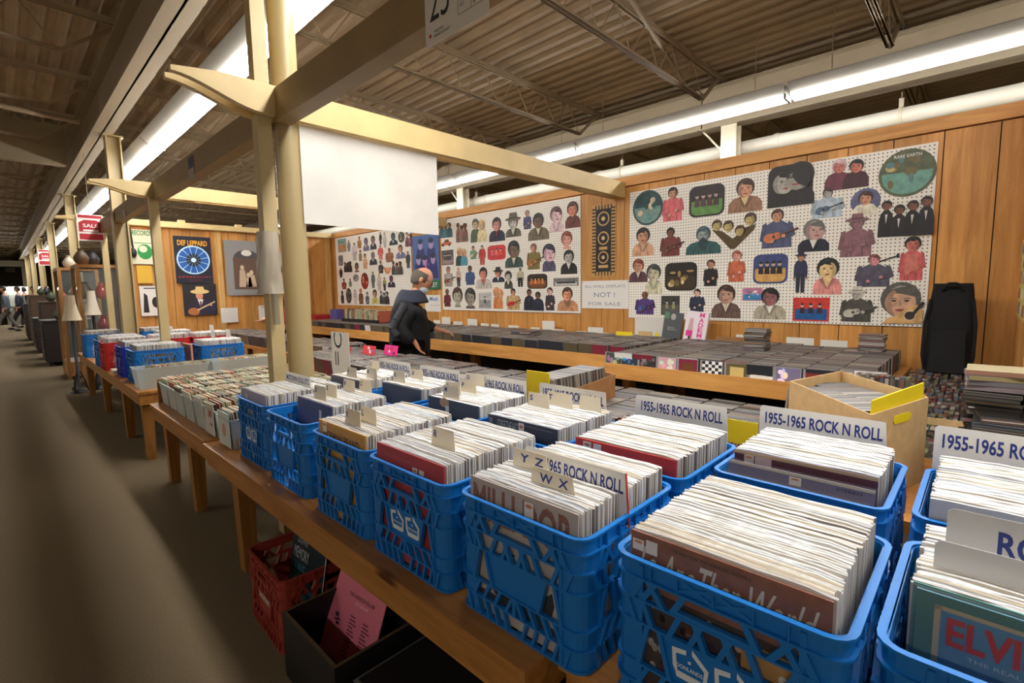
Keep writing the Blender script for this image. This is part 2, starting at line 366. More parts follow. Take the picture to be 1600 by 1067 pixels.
# ------------------------------------------------------------------ hung sheets and signs
b = MB(); b.box(1.2, 2.72, 1.70, 2.12, 2.726, 2.225, mat('sheet_back', (226, 222, 214), .5, var=.03, scale=4)); tag(b.build('blank_sheet'), 'large blank off-white sheet hanging from the cream cross beam', 'sign')
t = thing('booth_sign', 'grey card sign reading 25 % off booth no 193 hung on the beam', 'sign', mw=face_aisle(1.05, 1.225, 2.115))
b = MB(); b.box(-.16, 0, -.002, .14, .3, 0, mat('sign_card', (216, 208, 196), .5)); b.build('card', t)
text('25', .1, .11, BLACKI, t, T(-.085, .125, 0), bold=.0); text('% OFF', .1, .03, BLACKI, t, T(.06, .165, 0))
b = MB()
for rc in ((.005, .043, .15, .044), (.005, .112, .15, .113), (.005, .043, .006, .113), (.149, .043, .15, .113), (.065, .045, .0662, .111)): b.prism(rect(*rc), 0, .0005, BLACKI)
b.build('box_outline', t)
text('BOOTH\nNO.', .04, .03, BLACKI, t, T(.035, .078, 0), bold=0); text('193', .055, .055, BLACKI, t, T(.105, .078, 0), bold=0)
text('THESE ITEMS\nMARKED YOUR SIGN', .08, .022, BLACKI, t, T(-.075, .03, 0), bold=0)
b = MB(); b.prism(ell(-.135, .03, .006, .006), 0, .0006, P((190, 40, 30))); b.build('red_dot', t)
t = thing('paper_tag', 'small dark and white paper tag taped on the aisle beam', 'tag', mw=face_aisle(1.06, 4.25, 2.16))
b = MB(); b.box(-.07, 0, -.002, .07, .13, 0, P((150, 140, 122))); b.build('card', t); b = MB(); b.box(-.06, .08, 0, .06, .16, .001, P((46, 58, 78))); b.build('header', t)
t = thing('paper_tag', 'small pinkish tag hanging from the farther aisle beam', 'tag', mw=face_aisle(1.06, 7.0, 2.17)); b = MB(); b.box(-.06, 0, -.002, .06, .1, 0, P((190, 150, 140))); b.build('card', t)
def pbag(x, y, z, name, label):
    b = MB(); R2 = random.Random(3); n = 14; vs = []
    for j in range(9):
        q = j/8
        for i in range(n):
            a = 2*math.pi*i/n; rr = 1+.12*R2.uniform(-1, 1); wv = .065*(1-.25*q)*rr
            vs.append((x+wv*math.cos(a)*1.0, y+wv*math.sin(a), z+.32*q))
    b.add(vs, [(j*n+i, j*n+(i+1) % n, (j+1)*n+(i+1) % n, (j+1)*n+i) for j in range(8) for i in range(n)], mat('bag_plastic', (186, 176, 160), .18, alpha=.7), True)
    b.tube([(x, y-.05, z), (x, y-.055, z-.16)], .018, mat('bag_tail', (150, 140, 120), .3, alpha=.6))
    tag(b.build(name), label, 'bag')
pbag(1.0, 2.72, 1.32, 'plastic_bag_roll', 'clear crinkled plastic bags tied round the cream timber post')

# wall notices
def wallpaper(name, y, z, w, h, m, label, cat, x=WX-.004, th=.003):
    t = thing(name, label, cat, mw=face_aisle(x, y, z)); b = MB(); b.box(-w/2, 0, 0, w/2, h, th, m); b.build('sheet', t); return t
t = wallpaper('notice', 2.93, 1.11, .58, .295, PAPER, 'white handwritten notice saying displays are not for sale, between the two pegboards', 'notice')
PEN = mat('pale_ink', (120, 130, 150), .6)
text('ALL WALL DISPLAYS', .5, .03, PEN, t, T(0, .235, .0035), bold=-.005); text('NOT !', .26, .05, PEN, t, T(0, .145, .0035), bold=0); text('FOR SALE', .4, .035, PEN, t, T(0, .05, .0035), bold=-.005)
for s in (-1, 1):
    b = MB(); b.prism(ell(s*.28, .28, .004, .004, 8), .003, .008, BLACKI); b.build('push_pin', t)
t = wallpaper('piano_key_banner', 2.945, 1.448, .3, .75, P((196, 150, 84)), 'narrow tan banner with piano keys and a dark centre panel', 'banner')
b = MB(); b.prism(rect(-.095, .05, .095, .7), .003, .0045, BLACKI)
for k in range(20):
    for s in (-1, 1): b.prism(rect(s*.12-.022, .04+k*.0345, s*.12+.022, .055+k*.0345), .003, .0045, BLACKI)
for k in range(6): b.prism(rect(-.1+k*.038, .7, -.088+k*.038, .74), .0045, .006, BLACKI); b.prism(rect(-.1+k*.038, .01, -.088+k*.038, .05), .0045, .006, BLACKI)
for v, rr in ((.6, .075), (.4, .07), (.2, .065)):
    b.prism(ell(0, v, rr, rr), .0045, .0055, P((200, 160, 100))); b.prism(ell(0, v, rr*.8, rr*.8), .0055, .0065, BLACKI); b.prism(ell(0, v, rr*.3, rr*.3), .0065, .0075, P((220, 190, 130)))
b.prism(rect(-.05, .28, .05, .31), .0045, .0055, P((200, 160, 100))); b.prism(rect(-.06, .09, .06, .12), .0045, .0055, P((200, 160, 100))); b.build('keyboard_print', t)
t = wallpaper('wall_calendar', 5.92, 1.02, .38, .245, PAPER, 'white paper with blue script heading just right of the man', 'notice')
text('Music', .22, .06, P((40, 120, 190)), t, T(.03, .19, .0035), shear=.3); text('x  s  a  le', .2, .03, BLACKI, t, T(.05, .1, .0035), bold=-.01)
t = wallpaper('plain_sheet', 2.4, .84, .33, .19, P((224, 220, 210)), 'pale blank sheet pinned below the right pegboard corner', 'notice')
for y, w_, l, zz, hh in ((1.466, 2.336, 'right-hand white pegboard crowded with cut-out pictures', 1.02, 1.247), (4.451, 2.435, 'middle white pegboard with five rows of cut-out pictures', 1.05, 1.27), (7.63, 2.42, 'far-left white pegboard of small cut-outs behind the man', 1.09, 1.23)):
    b = MB(); b.box(WX-.013, y-w_/2, zz, WX-.001, y+w_/2, zz+hh, None or MATS.get('pegboard') or pegboard_mat()); tag(b.build('pegboard'), l, 'pegboard')

# ------------------------------------------------------------------ tables
TT = .56
def table(name, label, x0, x1, y0, y1, top, legs, th=.022, apron=.085, m=TABLEW, holes=()):
    t = thing(name, label, 'table', (0, 0, 0))
    b = MB(); ys = y0
    for hx0, hx1, hy0, hy1 in holes:
        b.box(x0, ys, top-th, x1, hy0, top, m); b.box(x0, hy0, top-th, hx0, min(hy1, y1), top, m)
        if hy1 < y1: b.box(hx1, hy0, top-th, x1, hy1, top, m)
        ys = hy1
    if ys < y1: b.box(x0, ys, top-th, x1, y1, top, m)
    b.build('tabletop', t)
    b = MB(); b.box(x0+.012, y0+.012, top-th-apron, x0+.034, y1-.012, top-th, m); b.build('apron', t)
    b = MB(); b.box(x1-.034, y0+.012, top-th-apron, x1-.012, y1-.012, top-th, m); b.build('apron', t)
    b = MB(); b.box(x0+.034, y0+.012, top-th-apron, x1-.034, y0+.034, top-th, m); b.build('end_rail', t)
    for x, y in legs:
        b = MB(); b.hexa([(x-.028, y-.034, 0), (x+.028, y-.034, 0), (x+.028, y+.034, 0), (x-.028, y+.034, 0), (x-.04, y-.045, top-th), (x+.04, y-.045, top-th), (x+.04, y+.045, top-th), (x-.04, y+.045, top-th)], LEGW); b.build('leg', t)
    return t
table('sale_table', 'long low pine table under the nearest row of blue record crates', .665, 1.66, .62, 2.86, TT, [(.735, 2.5), (.75, .71), (1.55, 2.5), (1.55, .75)], holes=[(.97, 1.3, 2.68, 2.9)])
table('sale_table', 'low pine table under the white bins of small records', .68, 1.75, 2.9, 4.22, TT, [(.76, 3.42), (.77, 4.1), (1.6, 3.1), (1.6, 4.1)])
table('sale_table', 'low pine table carrying the clear bin and the red crates', .69, 2.1, 4.72, 8.8, TT+.01, [(.76, 4.82), (.76, 5.7), (.78, 7.2), (.78, 8.6), (2.0, 4.9), (2.0, 8.6)], holes=[(1.02, 1.12, 5.54, 5.66), (1.0, 1.25, 7.6, 7.84)])
table('sale_table', 'low table under the bottom-right blue crates, mostly hidden', .74, 1.7, -.5, .595, TT, [(.85, .5), (.85, -.4), (1.6, .5)])

# ------------------------------------------------------------------ milk crates
CW, CD_, CH = .362, .37, .283
def crate_mesh(m, W=CW, D=CD_, H=CH, blank=True):
    b = MB(); r = .03
    def loop(hw, hd, rr, n=4): return rrect(-hd, -hw, hd, hw, rr, n)
    def ring(z0, z1, o, i, rad):
        A = loop(W/2+o, D/2+o, rad+o); B = loop(W/2-i, D/2-i, max(.004, rad-i)); n = len(A)
        vs = [(p[0], p[1], z) for z in (z0, z1) for p in A] + [(p[0], p[1], z) for z in (z0, z1) for p in B]
        fs = []
        for k in range(n):
            j = (k+1) % n
            fs += [(k, j, n+j, n+k), (2*n+j, 2*n+k, 3*n+k, 3*n+j), (n+k, n+j, 3*n+j, 3*n+k), (j, k, 2*n+k, 2*n+j)]
        b.add(vs, fs, m)
    ring(H-.005, H, .007, .004, r); ring(H-.032, H-.005, -.0035, .004+.003, r)          # rim and recessed band
    lev = [H*(1-q) for q in (.12, .26, .41, .69, .83)]
    for z in lev: ring(z-.002, z+.002, .006, .004, r)
    ring(0, .006, .004, .006, r)
    # corner shells: solid rounded posts
    for sx in (-1, 1):
        for sy in (-1, 1):
            o = []; i_ = []
            for R0, L in ((r, o), (r-.004, i_)):
                cx, cy = D/2-r, W/2-r
                L.append((cx-.022, cy+R0));
                for k in range(5): t = math.pi/2*(1-k/4); L.append((cx+R0*math.cos(t), cy+R0*math.sin(t)))
                L.append((cx+R0, cy-.022))
            pts = [(sx*p[0], sy*p[1]) for p in o] + [(sx*p[0], sy*p[1]) for p in i_[::-1]]
            b.prism(pts, .003, H-.004, m)
    cnt = [0]
    def side(F, w):
        def q(pts, n0=-.004, n1=0): b.prism(pts, n0, n1, m, F)
        def rib(u, v0, v1, dx, wd=.008, n1=.005): cnt[0] += 1; q([(u-wd/2, v0), (u+wd/2, v0), (u+dx+wd/2, v1), (u+dx-wd/2, v1)], -.004-.00002*cnt[0], n1+.00003*cnt[0])
        h = w/2-.05
        q(rect(-h, lev[0], h, H-.005), -.0055, -.002)                                   # top band
        for u in (-.3, -.167, 0, .167, .3): rib(u*w, lev[0], H-.005, 0, .003, .004)
        for a, c in ((-.167, 0), (0, -.167), (0, .167), (.167, 0)):
            b.bar(F(a*w, H-.008, 0), F(c*w, lev[0]+.003, 0), .0025, .006, m)
        for u, d in ((-.40, .02), (-.345, .025), (-.19, .022), (-.235, -.028)):            # handle row
            for s in (1, -1): rib(-s*-1*u*w if s == 1 else -u*w, lev[1], lev[0], d*s if s == 1 else -d, .012)
        b.bar(F(-.17*w, lev[1]+.003, .0), F(.17*w, lev[1]+.003, .0), .01, .012, m)
        for u in (-.38, -.29, -.2, -.1, 0.03): rib(u*w, lev[2], lev[1], -.018 if u < -.25 else .018, .010)
        for u in (.38, .29, .2, .1, -.03): rib(u*w, lev[2], lev[1], .018 if u > .25 else -.018, .010)
        q([(-.19*w, lev[3]), (.19*w, lev[3]), (.25*w, lev[2]), (-.25*w, lev[2])], -.004, .001)   # label panel
        for s in (-1, 1):
            rib(s*.19*w, lev[3], lev[2], s*.06*w, .008, .006); rib(s*.36*w, lev[3], lev[2], -s*.05*w, .009)
        for u in (-.36, -.27, -.17, -.07): rib(u*w, lev[4], lev[3], .02, .009); rib(-u*w, lev[4], lev[3], -.02, .009)
        rib(0, lev[4], lev[3], 0, .009)
        for u in (-.38, -.3, -.22, -.14, -.06): rib(u*w, .003, lev[4], -.014, .007); rib(-u*w, .003, lev[4], .014, .007)
        for s in (-1, 1): q(rect(min(s*h, s*(h-.008)), .003, max(s*h, s*(h-.008)), H-.01), -.004, .003)
    side(lambda u, v, n: (-D/2-n, -u, v), W); side(lambda u, v, n: (D/2+n, u, v), W)
    side(lambda u, v, n: (u, -W/2-n, v), D); side(lambda u, v, n: (-u, W/2+n, v), D)
    for k in range(-3, 4): b.box(-D/2+.01, k*.05-.005, .001, D/2-.01, k*.05+.005, .006, m); b.box(k*.05-.005, -W/2+.01, .002, k*.05+.005, W/2-.01, .007, m)
    return b.mesh('crate')
CR = crate_mesh(BLUE); CRR = crate_mesh(REDP); CRB = crate_mesh(BLUE2); CRS = crate_mesh(RUST)
LOGO = mat('logo_white', (226, 232, 236), .5)
def logo_mesh():
    b = MB()
    for cu in (-.036, .036):
        o = [(-.031, .022), (-.006, .029), (-.008, .021), (-.023, .015), (-.021, -.002), (.021, -.002), (.024, .008), (.003, .021), (.004, .032), (.031, .012), (.028, -.02), (-.024, -.02), (-.029, -.006)]
        b.prism([(-.031, .024), (-.029, -.008), (-.022, -.008), (-.024, .016), (-.006, .020), (-.006, .028)], 0, .0006, LOGO, lambda u, v, n, c=cu: (u+c, v, n))
        b.prism([(.004, .034), (.032, .010), (.028, -.024), (.022, -.024), (.025, .006), (.004, .024)], 0, .0006, LOGO, lambda u, v, n, c=cu: (u+c, v, n))
        b.prism([(-.025, -.014), (.025, -.014), (.022, -.026), (-.022, -.026)], 0, .0006, LOGO, lambda u, v, n, c=cu: (u+c, v, n))
        b.prism([(-.029, -.008), (-.025, -.016), (-.02, -.016), (-.022, -.006)], 0, .0006, LOGO, lambda u, v, n, c=cu: (u+c, v, n))
        b.prism(ell(cu, .009, .003, .003, 6), 0, .0006, LOGO)
    return b.mesh('dairy_logo')
LG = logo_mesh()
def crate(x, y, label, mesh=CR, z=TT, rz=0, logo=False, cat='crate', group='blue dairy crates of records'):
    o = put('milk_crate', mesh, None, T(x, y, z) @ Matrix.Rotation(rz, 4, 'Z')); tag(o, label, cat, group)
    if logo:
        g = put('dairy_logo', LG, o, face_aisle(-CD_/2-.0018, 0, CH*.45)); g['label'] = 'white dairy emblem'
        for c in (-.036, .036): text('DONLANDS', .045, .0075, LOGO, g, T(c, -.0035, .0004), name='lettering')
    return o

# ------------------------------------------------------------------ records
def lp_mesh(k, w=.315, h=.315, th=.0034, side=None, top=None, seg=9):
    """one record in its jacket and clear outer sleeve; stands on z=0 facing -X, centred on Y"""
    rr = random.Random(k); b = MB(); top = top or LPTOP[0]; side = side or LPSIDE[0]
    zs = [h + rr.uniform(-.0012, .0018) for _ in range(seg+1)]; zs[0] -= .002; zs[-1] -= .002
    ys = [-w/2+w*i/seg for i in range(seg+1)]
    vs = []
    for y, z in zip(ys, zs):
        vs += [(-th/2, y, 0), (th/2, y, 0), (th/2, y, z-.001), (0, y, z+.0008), (-th/2, y, z-.001)]
    fs = []; 
    b.add(vs, [(i*5+0, (i+1)*5+0, (i+1)*5+1, i*5+1) for i in range(seg)] + [(i*5+1, (i+1)*5+1, (i+1)*5+2, i*5+2) for i in range(seg)] + [(i*5+4, (i+1)*5+4, (i+1)*5+0, i*5+0) for i in range(seg)] + [(0, 1, 2, 3, 4), (seg*5+4, seg*5+3, seg*5+2, seg*5+1, seg*5)], side)
    b.add(vs, [(i*5+2, (i+1)*5+2, (i+1)*5+3, i*5+3) for i in range(seg)] + [(i*5+3, (i+1)*5+3, (i+1)*5+4, i*5+4) for i in range(seg)], top)
    return b
LPV = []
for k in range(14):
    tp = LPTOP[[0, 0, 1, 0, 2, 3, 0, 1, 0, 3, 0, 4, 5, 0][k]]
    LPV.append(lp_mesh(k, w=.315+R_.uniform(-.001, .003), h=.315+R_.uniform(-.004, .004), th=R_.choice((.0028, .0034, .004)), side=LPSIDE[k % 4 if k % 5 else 3], top=tp).mesh('record'))
STUFF_LP = MB(); N_LP = [0]
def add_lp(mb, me, mw):
    o = len(mb.v); mb.v += [tuple(mw @ v.co) for v in me.vertices]
    for p in me.polygons: mb.f.append([i+o for i in p.vertices]); mb.m.append(mb.mi(me.materials[p.material_index])); mb.sm.append(False)
def fill_lps(x0, x1, y, z, label, group, indiv=0, pitch=.0043, lean=.02, seed=0):
    """records stacked from x0 (front) to x1; the first indiv are objects of their own"""
    rr = random.Random(seed*31+5); x = x0; k = 0
    while x < x1:
        me = LPV[rr.randrange(len(LPV))]
        mw = T(x, y+rr.uniform(-.004, .004), z+rr.uniform(0, .003)) @ Matrix.Rotation(lean+rr.uniform(-.004, .004), 4, 'Y') @ Matrix.Rotation(rr.uniform(-.012, .012), 4, 'Z')
        if k < indiv: tag(put('record', me, None, mw), label, 'record', group); N_LP[0] += 1
        else: add_lp(STUFF_LP, me, mw)
        x += pitch*rr.uniform(.9, 1.15); k += 1
def cover(x, y, z, col, label, name='record', lean=-.02, h=.315, w=.315, sleeve=True):
    """a front record whose cover shows; returns the thing, with its local frame on the cover face"""
    t = thing(name, label, 'record', mw=face_aisle(x, y, z, 0) @ Matrix.Rotation(lean, 4, 'X'), group=None)
    b = MB(); b.box(-w/2, 0, -.0035, w/2, h, 0, col, mtop=None); b.build('jacket', t)
    if sleeve:
        b = MB(); b.box(-w/2-.004, 0, -.0045, w/2+.004, h+.004, .0012, PLAST); s = b.build('clear_sleeve', t)
    N_LP[0] += 1
    return t
def sticker(t, u, v, w=.022, h=.03, n=.0015, c=(236, 228, 220), dot=True):
    b = MB(); b.prism(rect(u-w/2, v-h/2, u+w/2, v+h/2), n, n+.0005, P(c))
    if dot: b.prism(ell(u, v+h*.25, w*.36, h*.12), n+.0005, n+.0009, P((206, 130, 90)))
    b.build('price_sticker', t)
def divider(x, y, z, w, h, s, label, name='divider_sign', m=None, tw=.9, th_=None, lean=-.05, al=0, shape=None, cat='divider', bold=.025):
    t = thing(name, label, cat, mw=face_aisle(x, y, z) @ Matrix.Rotation(lean, 4, 'X'))
    b = MB(); r = .012; pts = shape or ([(-w/2, 0), (w/2, 0)] + [(w/2-r, h-.001), (w/2-r*1.6, h), (-w/2+r*.6, h), (-w/2, h-r*.5)])
    b.prism(pts, -.0012, 0, m or PAPER); b.build('card', t)
    if s: text(s, w*tw, th_ or h*.42, INK, t, T(al, h-(th_ or h*.42)*1.0, .0), bold=bold)
    return t
YS = [2.36, 1.945, 1.50, 1.11, .705, .285, -.105]               # crate centres along the table, far to near
XF = [.93, .915, .91, .905, .915, .935, .965]                   # centre of the front row
names = ['MOTOWN', 'D', 'K', 'R', 'WX', 'brown', 'ELVIS']
lab = ['blue crate farthest along the table edge, with a white dairy emblem', 'blue crate with an empty gap in front of a slate-blue record', 'blue crate with a mustard cover in front and a plain panel',
       'blue crate holding the dark red cover, two dairy emblems on its front', 'blue crate in front of the W X divider, plain panel', 'biggest blue crate in view, brown cover and dairy emblems', 'blue crate at the bottom right corner with the singer record in light blue']
for i in range(7): crate(XF[i], YS[i], lab[i], logo=i in (0, 3, 5))
XB = [1.31, 1.31, 1.31, 1.31, 1.325, 1.45, 1.46]
YB = [2.36, 1.945, 1.52, 1.10, .70, .31, -.10]
lab2 = ['blue crate in the second row farthest from the camera, by the round column', 'blue crate in the second row behind the slate record, divider A in it', 'blue crate in the second row whose front is empty, before the M divider', 'blue crate in the second row with the black band record',
        'blue crate in the second row with the bright red cover', 'blue crate in the second row with plum and violet covers', 'blue crate at the right edge behind the crate with the light blue cover']
for i in range(7): crate(XB[i], YB[i], lab2[i])
ZB = TT+.008
# rows of records: (x0, x1, y, label, group, individuals)
fill_lps(XF[4]-.165, XF[4]+.172, YS[4], ZB, 'white-edged record in a clear sleeve in the crate with the W X divider', 'records in the W X crate', 66, seed=1)
fill_lps(XF[5]-.165, XF[5]+.172, YS[5], ZB, 'white-edged sleeved record behind the brown cover in the biggest blue crate', 'records behind the brown cover', 68, seed=2)
fill_lps(XF[3]-.165, XF[3]+.172, YS[3], ZB, 'white-edged sleeved record in the crate with the R divider', 'records in the R crate', 48, seed=3)
fill_lps(XF[6]-.068, XF[6]+.168, YS[6], ZB, 'sleeved record behind the light blue cover at the bottom right', 'records behind the light blue cover', 36, seed=4)
fill_lps(XB[4]-.165, XB[4]+.165, YB[4], ZB, 'white-edged sleeved record behind the bright red cover', 'records behind the bright red cover', 36, seed=5)
fill_lps(XB[5]-.10, XB[5]+.165, YB[5], ZB, 'cream-edged sleeved record behind the plum cover', 'records behind the plum cover', 22, seed=6, pitch=.0052)
fill_lps(XF[0]-.165, XF[0]+.17, YS[0], ZB, '', '', 0, seed=7); fill_lps(XF[1]-.06, XF[1]+.17, YS[1], ZB, '', '', 0, seed=8)
fill_lps(XF[2]-.165, XF[2]+.17, YS[2], ZB, '', '', 0, seed=9)
for i, a in ((0, -.1), (1, -.04), (2, -.08), (3, -.135)): fill_lps(XB[i]+a, XB[i]+.17, YB[i], ZB, '', '', 0, seed=10+i)
fill_lps(XB[6]-.16, XB[6]+.165, YB[6], ZB, '', '', 0, seed=15)
# front covers
t = cover(XF[4]-.175, YS[4], ZB, P((190, 178, 166)), 'grey record with big mottled brown capitals at the front of the W X crate')
text('MILLI DOR', .295, .085, mat('mottled_brown', (128, 82, 66), .6, var=.5, scale=420), t, T(0, .262, .0003), bold=.03); sticker(t, .03, .285, .026, .036)
b = MB(); b.prism(ell(0, .1, .1, .07), 0, .0006, P((40, 34, 34))); b.prism(ell(.03, .14, .07, .035), .0006, .001, P((190, 180, 170))); b.prism(rect(-.14, .03, .14, .05), 0, .0006, P((60, 44, 44))); b.build('cover_picture', t)
t = cover(XF[5]-.175, YS[5], ZB, mat('brown_cover', (140, 86, 64), .45, var=.1, scale=40), 'brown record with white script title at the front of the biggest crate')
text('To AnoTher World', .285, .058, P((214, 206, 190)), t, T(.0, .264, .0003), shear=.5, bold=.01)
text('THE NEW YORK PHILHARMONIC ENSEMBLE', .13, .006, BLACKI, t, T(-.015, .303, .0003), bold=0); sticker(t, -.142, .292, .022, .02); sticker(t, -.116, .294, .022, .024, dot=False)
b = MB(); rr = random.Random(5); b.prism(rect(-.13, .04, .135, .215), 0, .0005, P((58, 38, 30))); b.prism(rect(.04, .13, .12, .2), .0005, .0008, P((190, 140, 70)))
for k in range(60):
    u, v = rr.uniform(-.12, .12), rr.uniform(.05, .2); b.prism(ell(u, v, .006, .008, 7), .0008, .0012, P(rr.choice(((206, 160, 140), (232, 226, 216), (60, 44, 60), (120, 60, 50), (28, 26, 30), (190, 130, 100)))))
b.build('cover_picture', t)
t = cover(XF[3]-.175, YS[3], ZB, P((182, 44, 52)), 'dark red record at the front of the crate with the R divider'); sticker(t, .035, .268); sticker(t, .065, .268, dot=False)
text('GREATEST HITS', .14, .008, P((206, 90, 90)), t, T(-.05, .29, .0003), bold=0)
t = cover(XF[2]-.175, YS[2], ZB, P((214, 156, 62)), 'mustard record with dark lettering in front of the K divider'); sticker(t, -.11, .296, .026, .034)
text('NORMAN BRAND', .24, .03, P((110, 62, 30)), t, T(0, .272, .0003)); 
t = cover(XF[1]-.068, YS[1], ZB, P((84, 88, 122)), 'slate-blue record behind the empty front of its crate'); sticker(t, .06, .27, .018, .036, dot=False)
t = cover(XF[0]-.175, YS[0], ZB, P((168, 160, 176)), 'pale mauve record at the front of the farthest blue crate'); sticker(t, -.08, .29, .018, .03)
t = cover(XF[6]-.085, YS[6]-.005, ZB, P((92, 140, 160)), 'light blue record with red singer name and green border at bottom right', lean=-.02)
b = MB()
for rc in ((-.1575, 0, -.135, .315), (-.135, .296, .1575, .315)): b.prism(rect(*rc), 0, .0004, P((84, 128, 108)))
for rc in ((-.137, 0, -.13, .3), (-.137, .294, .1575, .3)): b.prism(rect(*rc), .0004, .0007, P((196, 176, 130)))
b.build('cover_border', t); text('ELVIS PRESLEY', .262, .042, P((206, 52, 40)), t, T(.008, .266, .0004), bold=.03)
text('THE REAL NATIVE SINGER OF SONG', .2, .006, P((190, 200, 204)), t, T(.0, .236, .0004), bold=0)
t = cover(XB[4]-.175, YB[4], ZB, P((214, 44, 40)), 'bright red record with yellow singer name in the second row'); sticker(t, -.115, .292, .028, .036); sticker(t, -.08, .296, .026, .026, dot=False)
text('LLOYD PRICE', .2, .036, P((232, 184, 40)), t, T(.02, .262, .0003), shear=.15)
t = cover(XB[3]-.14, YB[3], ZB, P((44, 46, 62)), 'black band record with thin silver lettering in the second row'); sticker(t, .005, .285, .024, .05)
text('STREETHEART', .1, .03, P((206, 206, 200)), t, T(-.06, .29, .0003), bold=-.01)
b = MB()
for k in range(22): b.prism(ell(.01+k*.006, .303, .0012, .0012, 6), 0, .0005, P((200, 190, 160)))
for k in range(4):
    for u in (-.135, .012): b.prism(rect(u-.016, .28+k*.007, u, .282+k*.007), 0, .0005, P((200, 200, 196)))
b.build('silver_trim', t)
t = cover(XB[2]-.09, YB[2], ZB, P((66, 76, 90)), 'dark grey-blue record with a blond figure behind the empty crate front'); sticker(t, -.03, .27, .022, .04, dot=False)
b = MB(); b.prism(ell(-.05, .3, .03, .02), 0, .0006, P((200, 160, 120))); b.build('cover_picture', t)
t = cover(XB[1]-.05, YB[1], ZB, P((90, 94, 104)), 'slate record in front of divider A in the second row')
t = cover(XB[0]-.11, YB[0], ZB, P((120, 116, 120)), 'grey record at the front of the farthest second-row crate')
t = cover(XB[5]-.175, YB[5], ZB, P((128, 122, 150)), 'violet stereo record leaning low at the front of the second row', lean=-.12, h=.299); sticker(t, .0, .28, .026, .02)
text('STEREO', .05, .007, P((60, 50, 80)), t, T(.11, .284, .0003)); b = MB(); b.prism(rect(-.1575, .292, .1575, .299), 0, .0005, P((206, 190, 160))); b.build('cover_border', t)
t = cover(XB[5]-.2, YB[5]+.005, ZB-.01, P((98, 88, 76)), 'brown-grey record loose in its sleeve in front of the violet one', lean=-.12, h=.282)
text('DAWN', .03, .006, P((206, 180, 120)), t, T(-.12, .274, .0003))
t = cover(XB[5]-.108, YB[5], ZB, P((104, 44, 70)), 'plum record with tan border in the second row'); sticker(t, -.12, .296, .024, .022); sticker(t, -.085, .296, .04, .02, c=(236, 214, 220), dot=False)
b = MB(); b.prism(rect(-.1575, .307, .1575, .315), 0, .0005, P((214, 190, 150))); b.build('cover_border', t)
t = cover(XF[6]-.075, YS[6], ZB, P((70, 130, 120)), 'teal-edged record just behind the light blue cover', lean=-.02, h=.318)
# divider boards behind the second row
t = divider(1.545, .72, ZB+.22, .33, .155, '1955-1965 ROCK N ROLL', 'white divider board reading 1955-1965 rock n roll behind the bright red cover', tw=.86, th_=.036)
t = divider(1.655, .335, ZB+.22, .335, .155, '1955-1965 ROCK N ROLL', 'white divider board reading 1955-1965 rock n roll by the kraft box', tw=.9, th_=.037)
t = divider(1.66, -.09, ZB+.22, .335, .165, '1955-1965 ROCK N ROLL', 'white divider board cut by the right edge of the picture', tw=.9, th_=.038)
t = divider(1.50, 1.135, ZB+.22, .33, .155, '1955-1965 ROCK N ROLL', 'divider board half hidden behind cards S and T', tw=.88, th_=.036)
t = divider(1.50, 1.53, ZB+.22, .33, .15, '1955-1965 ROCK N ROLL', 'divider board half hidden behind card Q', tw=.88, th_=.036)
t = divider(1.50, 1.96, ZB+.22, .33, .15, '1955-1965 ROCK N ROLL', 'divider board behind the card marked J', tw=.9, th_=.036)
t = divider(1.50, 2.37, ZB+.22, .33, .15, '1955-1965 ROCK N ROLL', 'farthest rock n roll divider board, behind the card marked H', tw=.9, th_=.034)
t = divider(.89, .672, ZB+.245, .3, .115, '1955-1965 ROCK N ROLL', 'red-edged divider board behind the Y Z card', tw=.9, th_=.032)
b = MB(); b.prism([(.15, 0), (.1535, 0), (.1415, .1145), (.138, .1145)], -.002, .0005, P((214, 60, 40))); b.build('red_edge', t)
t = divider(.965, 2.375, ZB+.25, .3, .115, 'MOTOWN SOUL ETC', 'small white divider board in the blue crate farthest along the table edge', tw=.85, th_=.026)
def card(s, x, y, label, w=.11, h=.115, z=ZB+.255, lean=-.12, al=None):
    sh = [(-w/2, 0), (w/2, 0), (w/2-.002, h*.5), (w/2-.016, h), (-w/2, h)]
    return divider(x, y, z, w, h, s, label, 'divider_card', CARD, tw=.14 if len(s) == 1 else .62, th_=.02, lean=lean, al=(-w*.36 if len(s) == 1 else 0) if al is None else al, shape=sh)
card('W  X', 0.8, 0.66, 'cream divider card marked W X', w=.13, h=.1)
card('Y  Z', 0.845, 0.765, 'cream divider card marked Y Z', w=.12, h=.11)
card('R', 0.82, 1.07, 'cream divider card marked R')
card('K', 0.765, 1.475, 'cream divider card marked K nearest the table edge')
card('L', 0.81, 1.455, 'cream divider card marked L behind the mustard record')
card('D', 0.88, 1.96, 'cream divider card marked D by the slate record', w=.12)
card('E', 0.93, 1.965, 'cream divider card marked E beside card D')
card('F', 1.03, 2.0, 'cream divider card marked F'); card('G', 1.075, 1.94, 'cream divider card marked G')
card('A', 1.22, 2.33, 'cream divider card marked A'); card('B', 1.27, 2.22, 'cream divider card marked B')
card('C', 1.42, 2.45, 'cream divider card marked C'); card('H', 1.3, 2.02, 'cream divider card marked H'); card('J', 1.39, 2.0, 'cream divider card marked J')
card('M', 1.24, 1.55, 'cream divider card marked M'); card('O', 1.29, 1.6, 'cream divider card marked O'); card('P', 1.35, 1.57, 'cream divider card marked P')
card('Q', 1.485, 1.68, 'cream divider card marked Q', w=.14); card('S', 1.35, 1.175, 'cream divider card marked S'); card('T', 1.405, 1.12, 'cream divider card marked T', w=.13)
card('', 1.43, 1.0, 'blank cream divider card beside card T', w=.1)
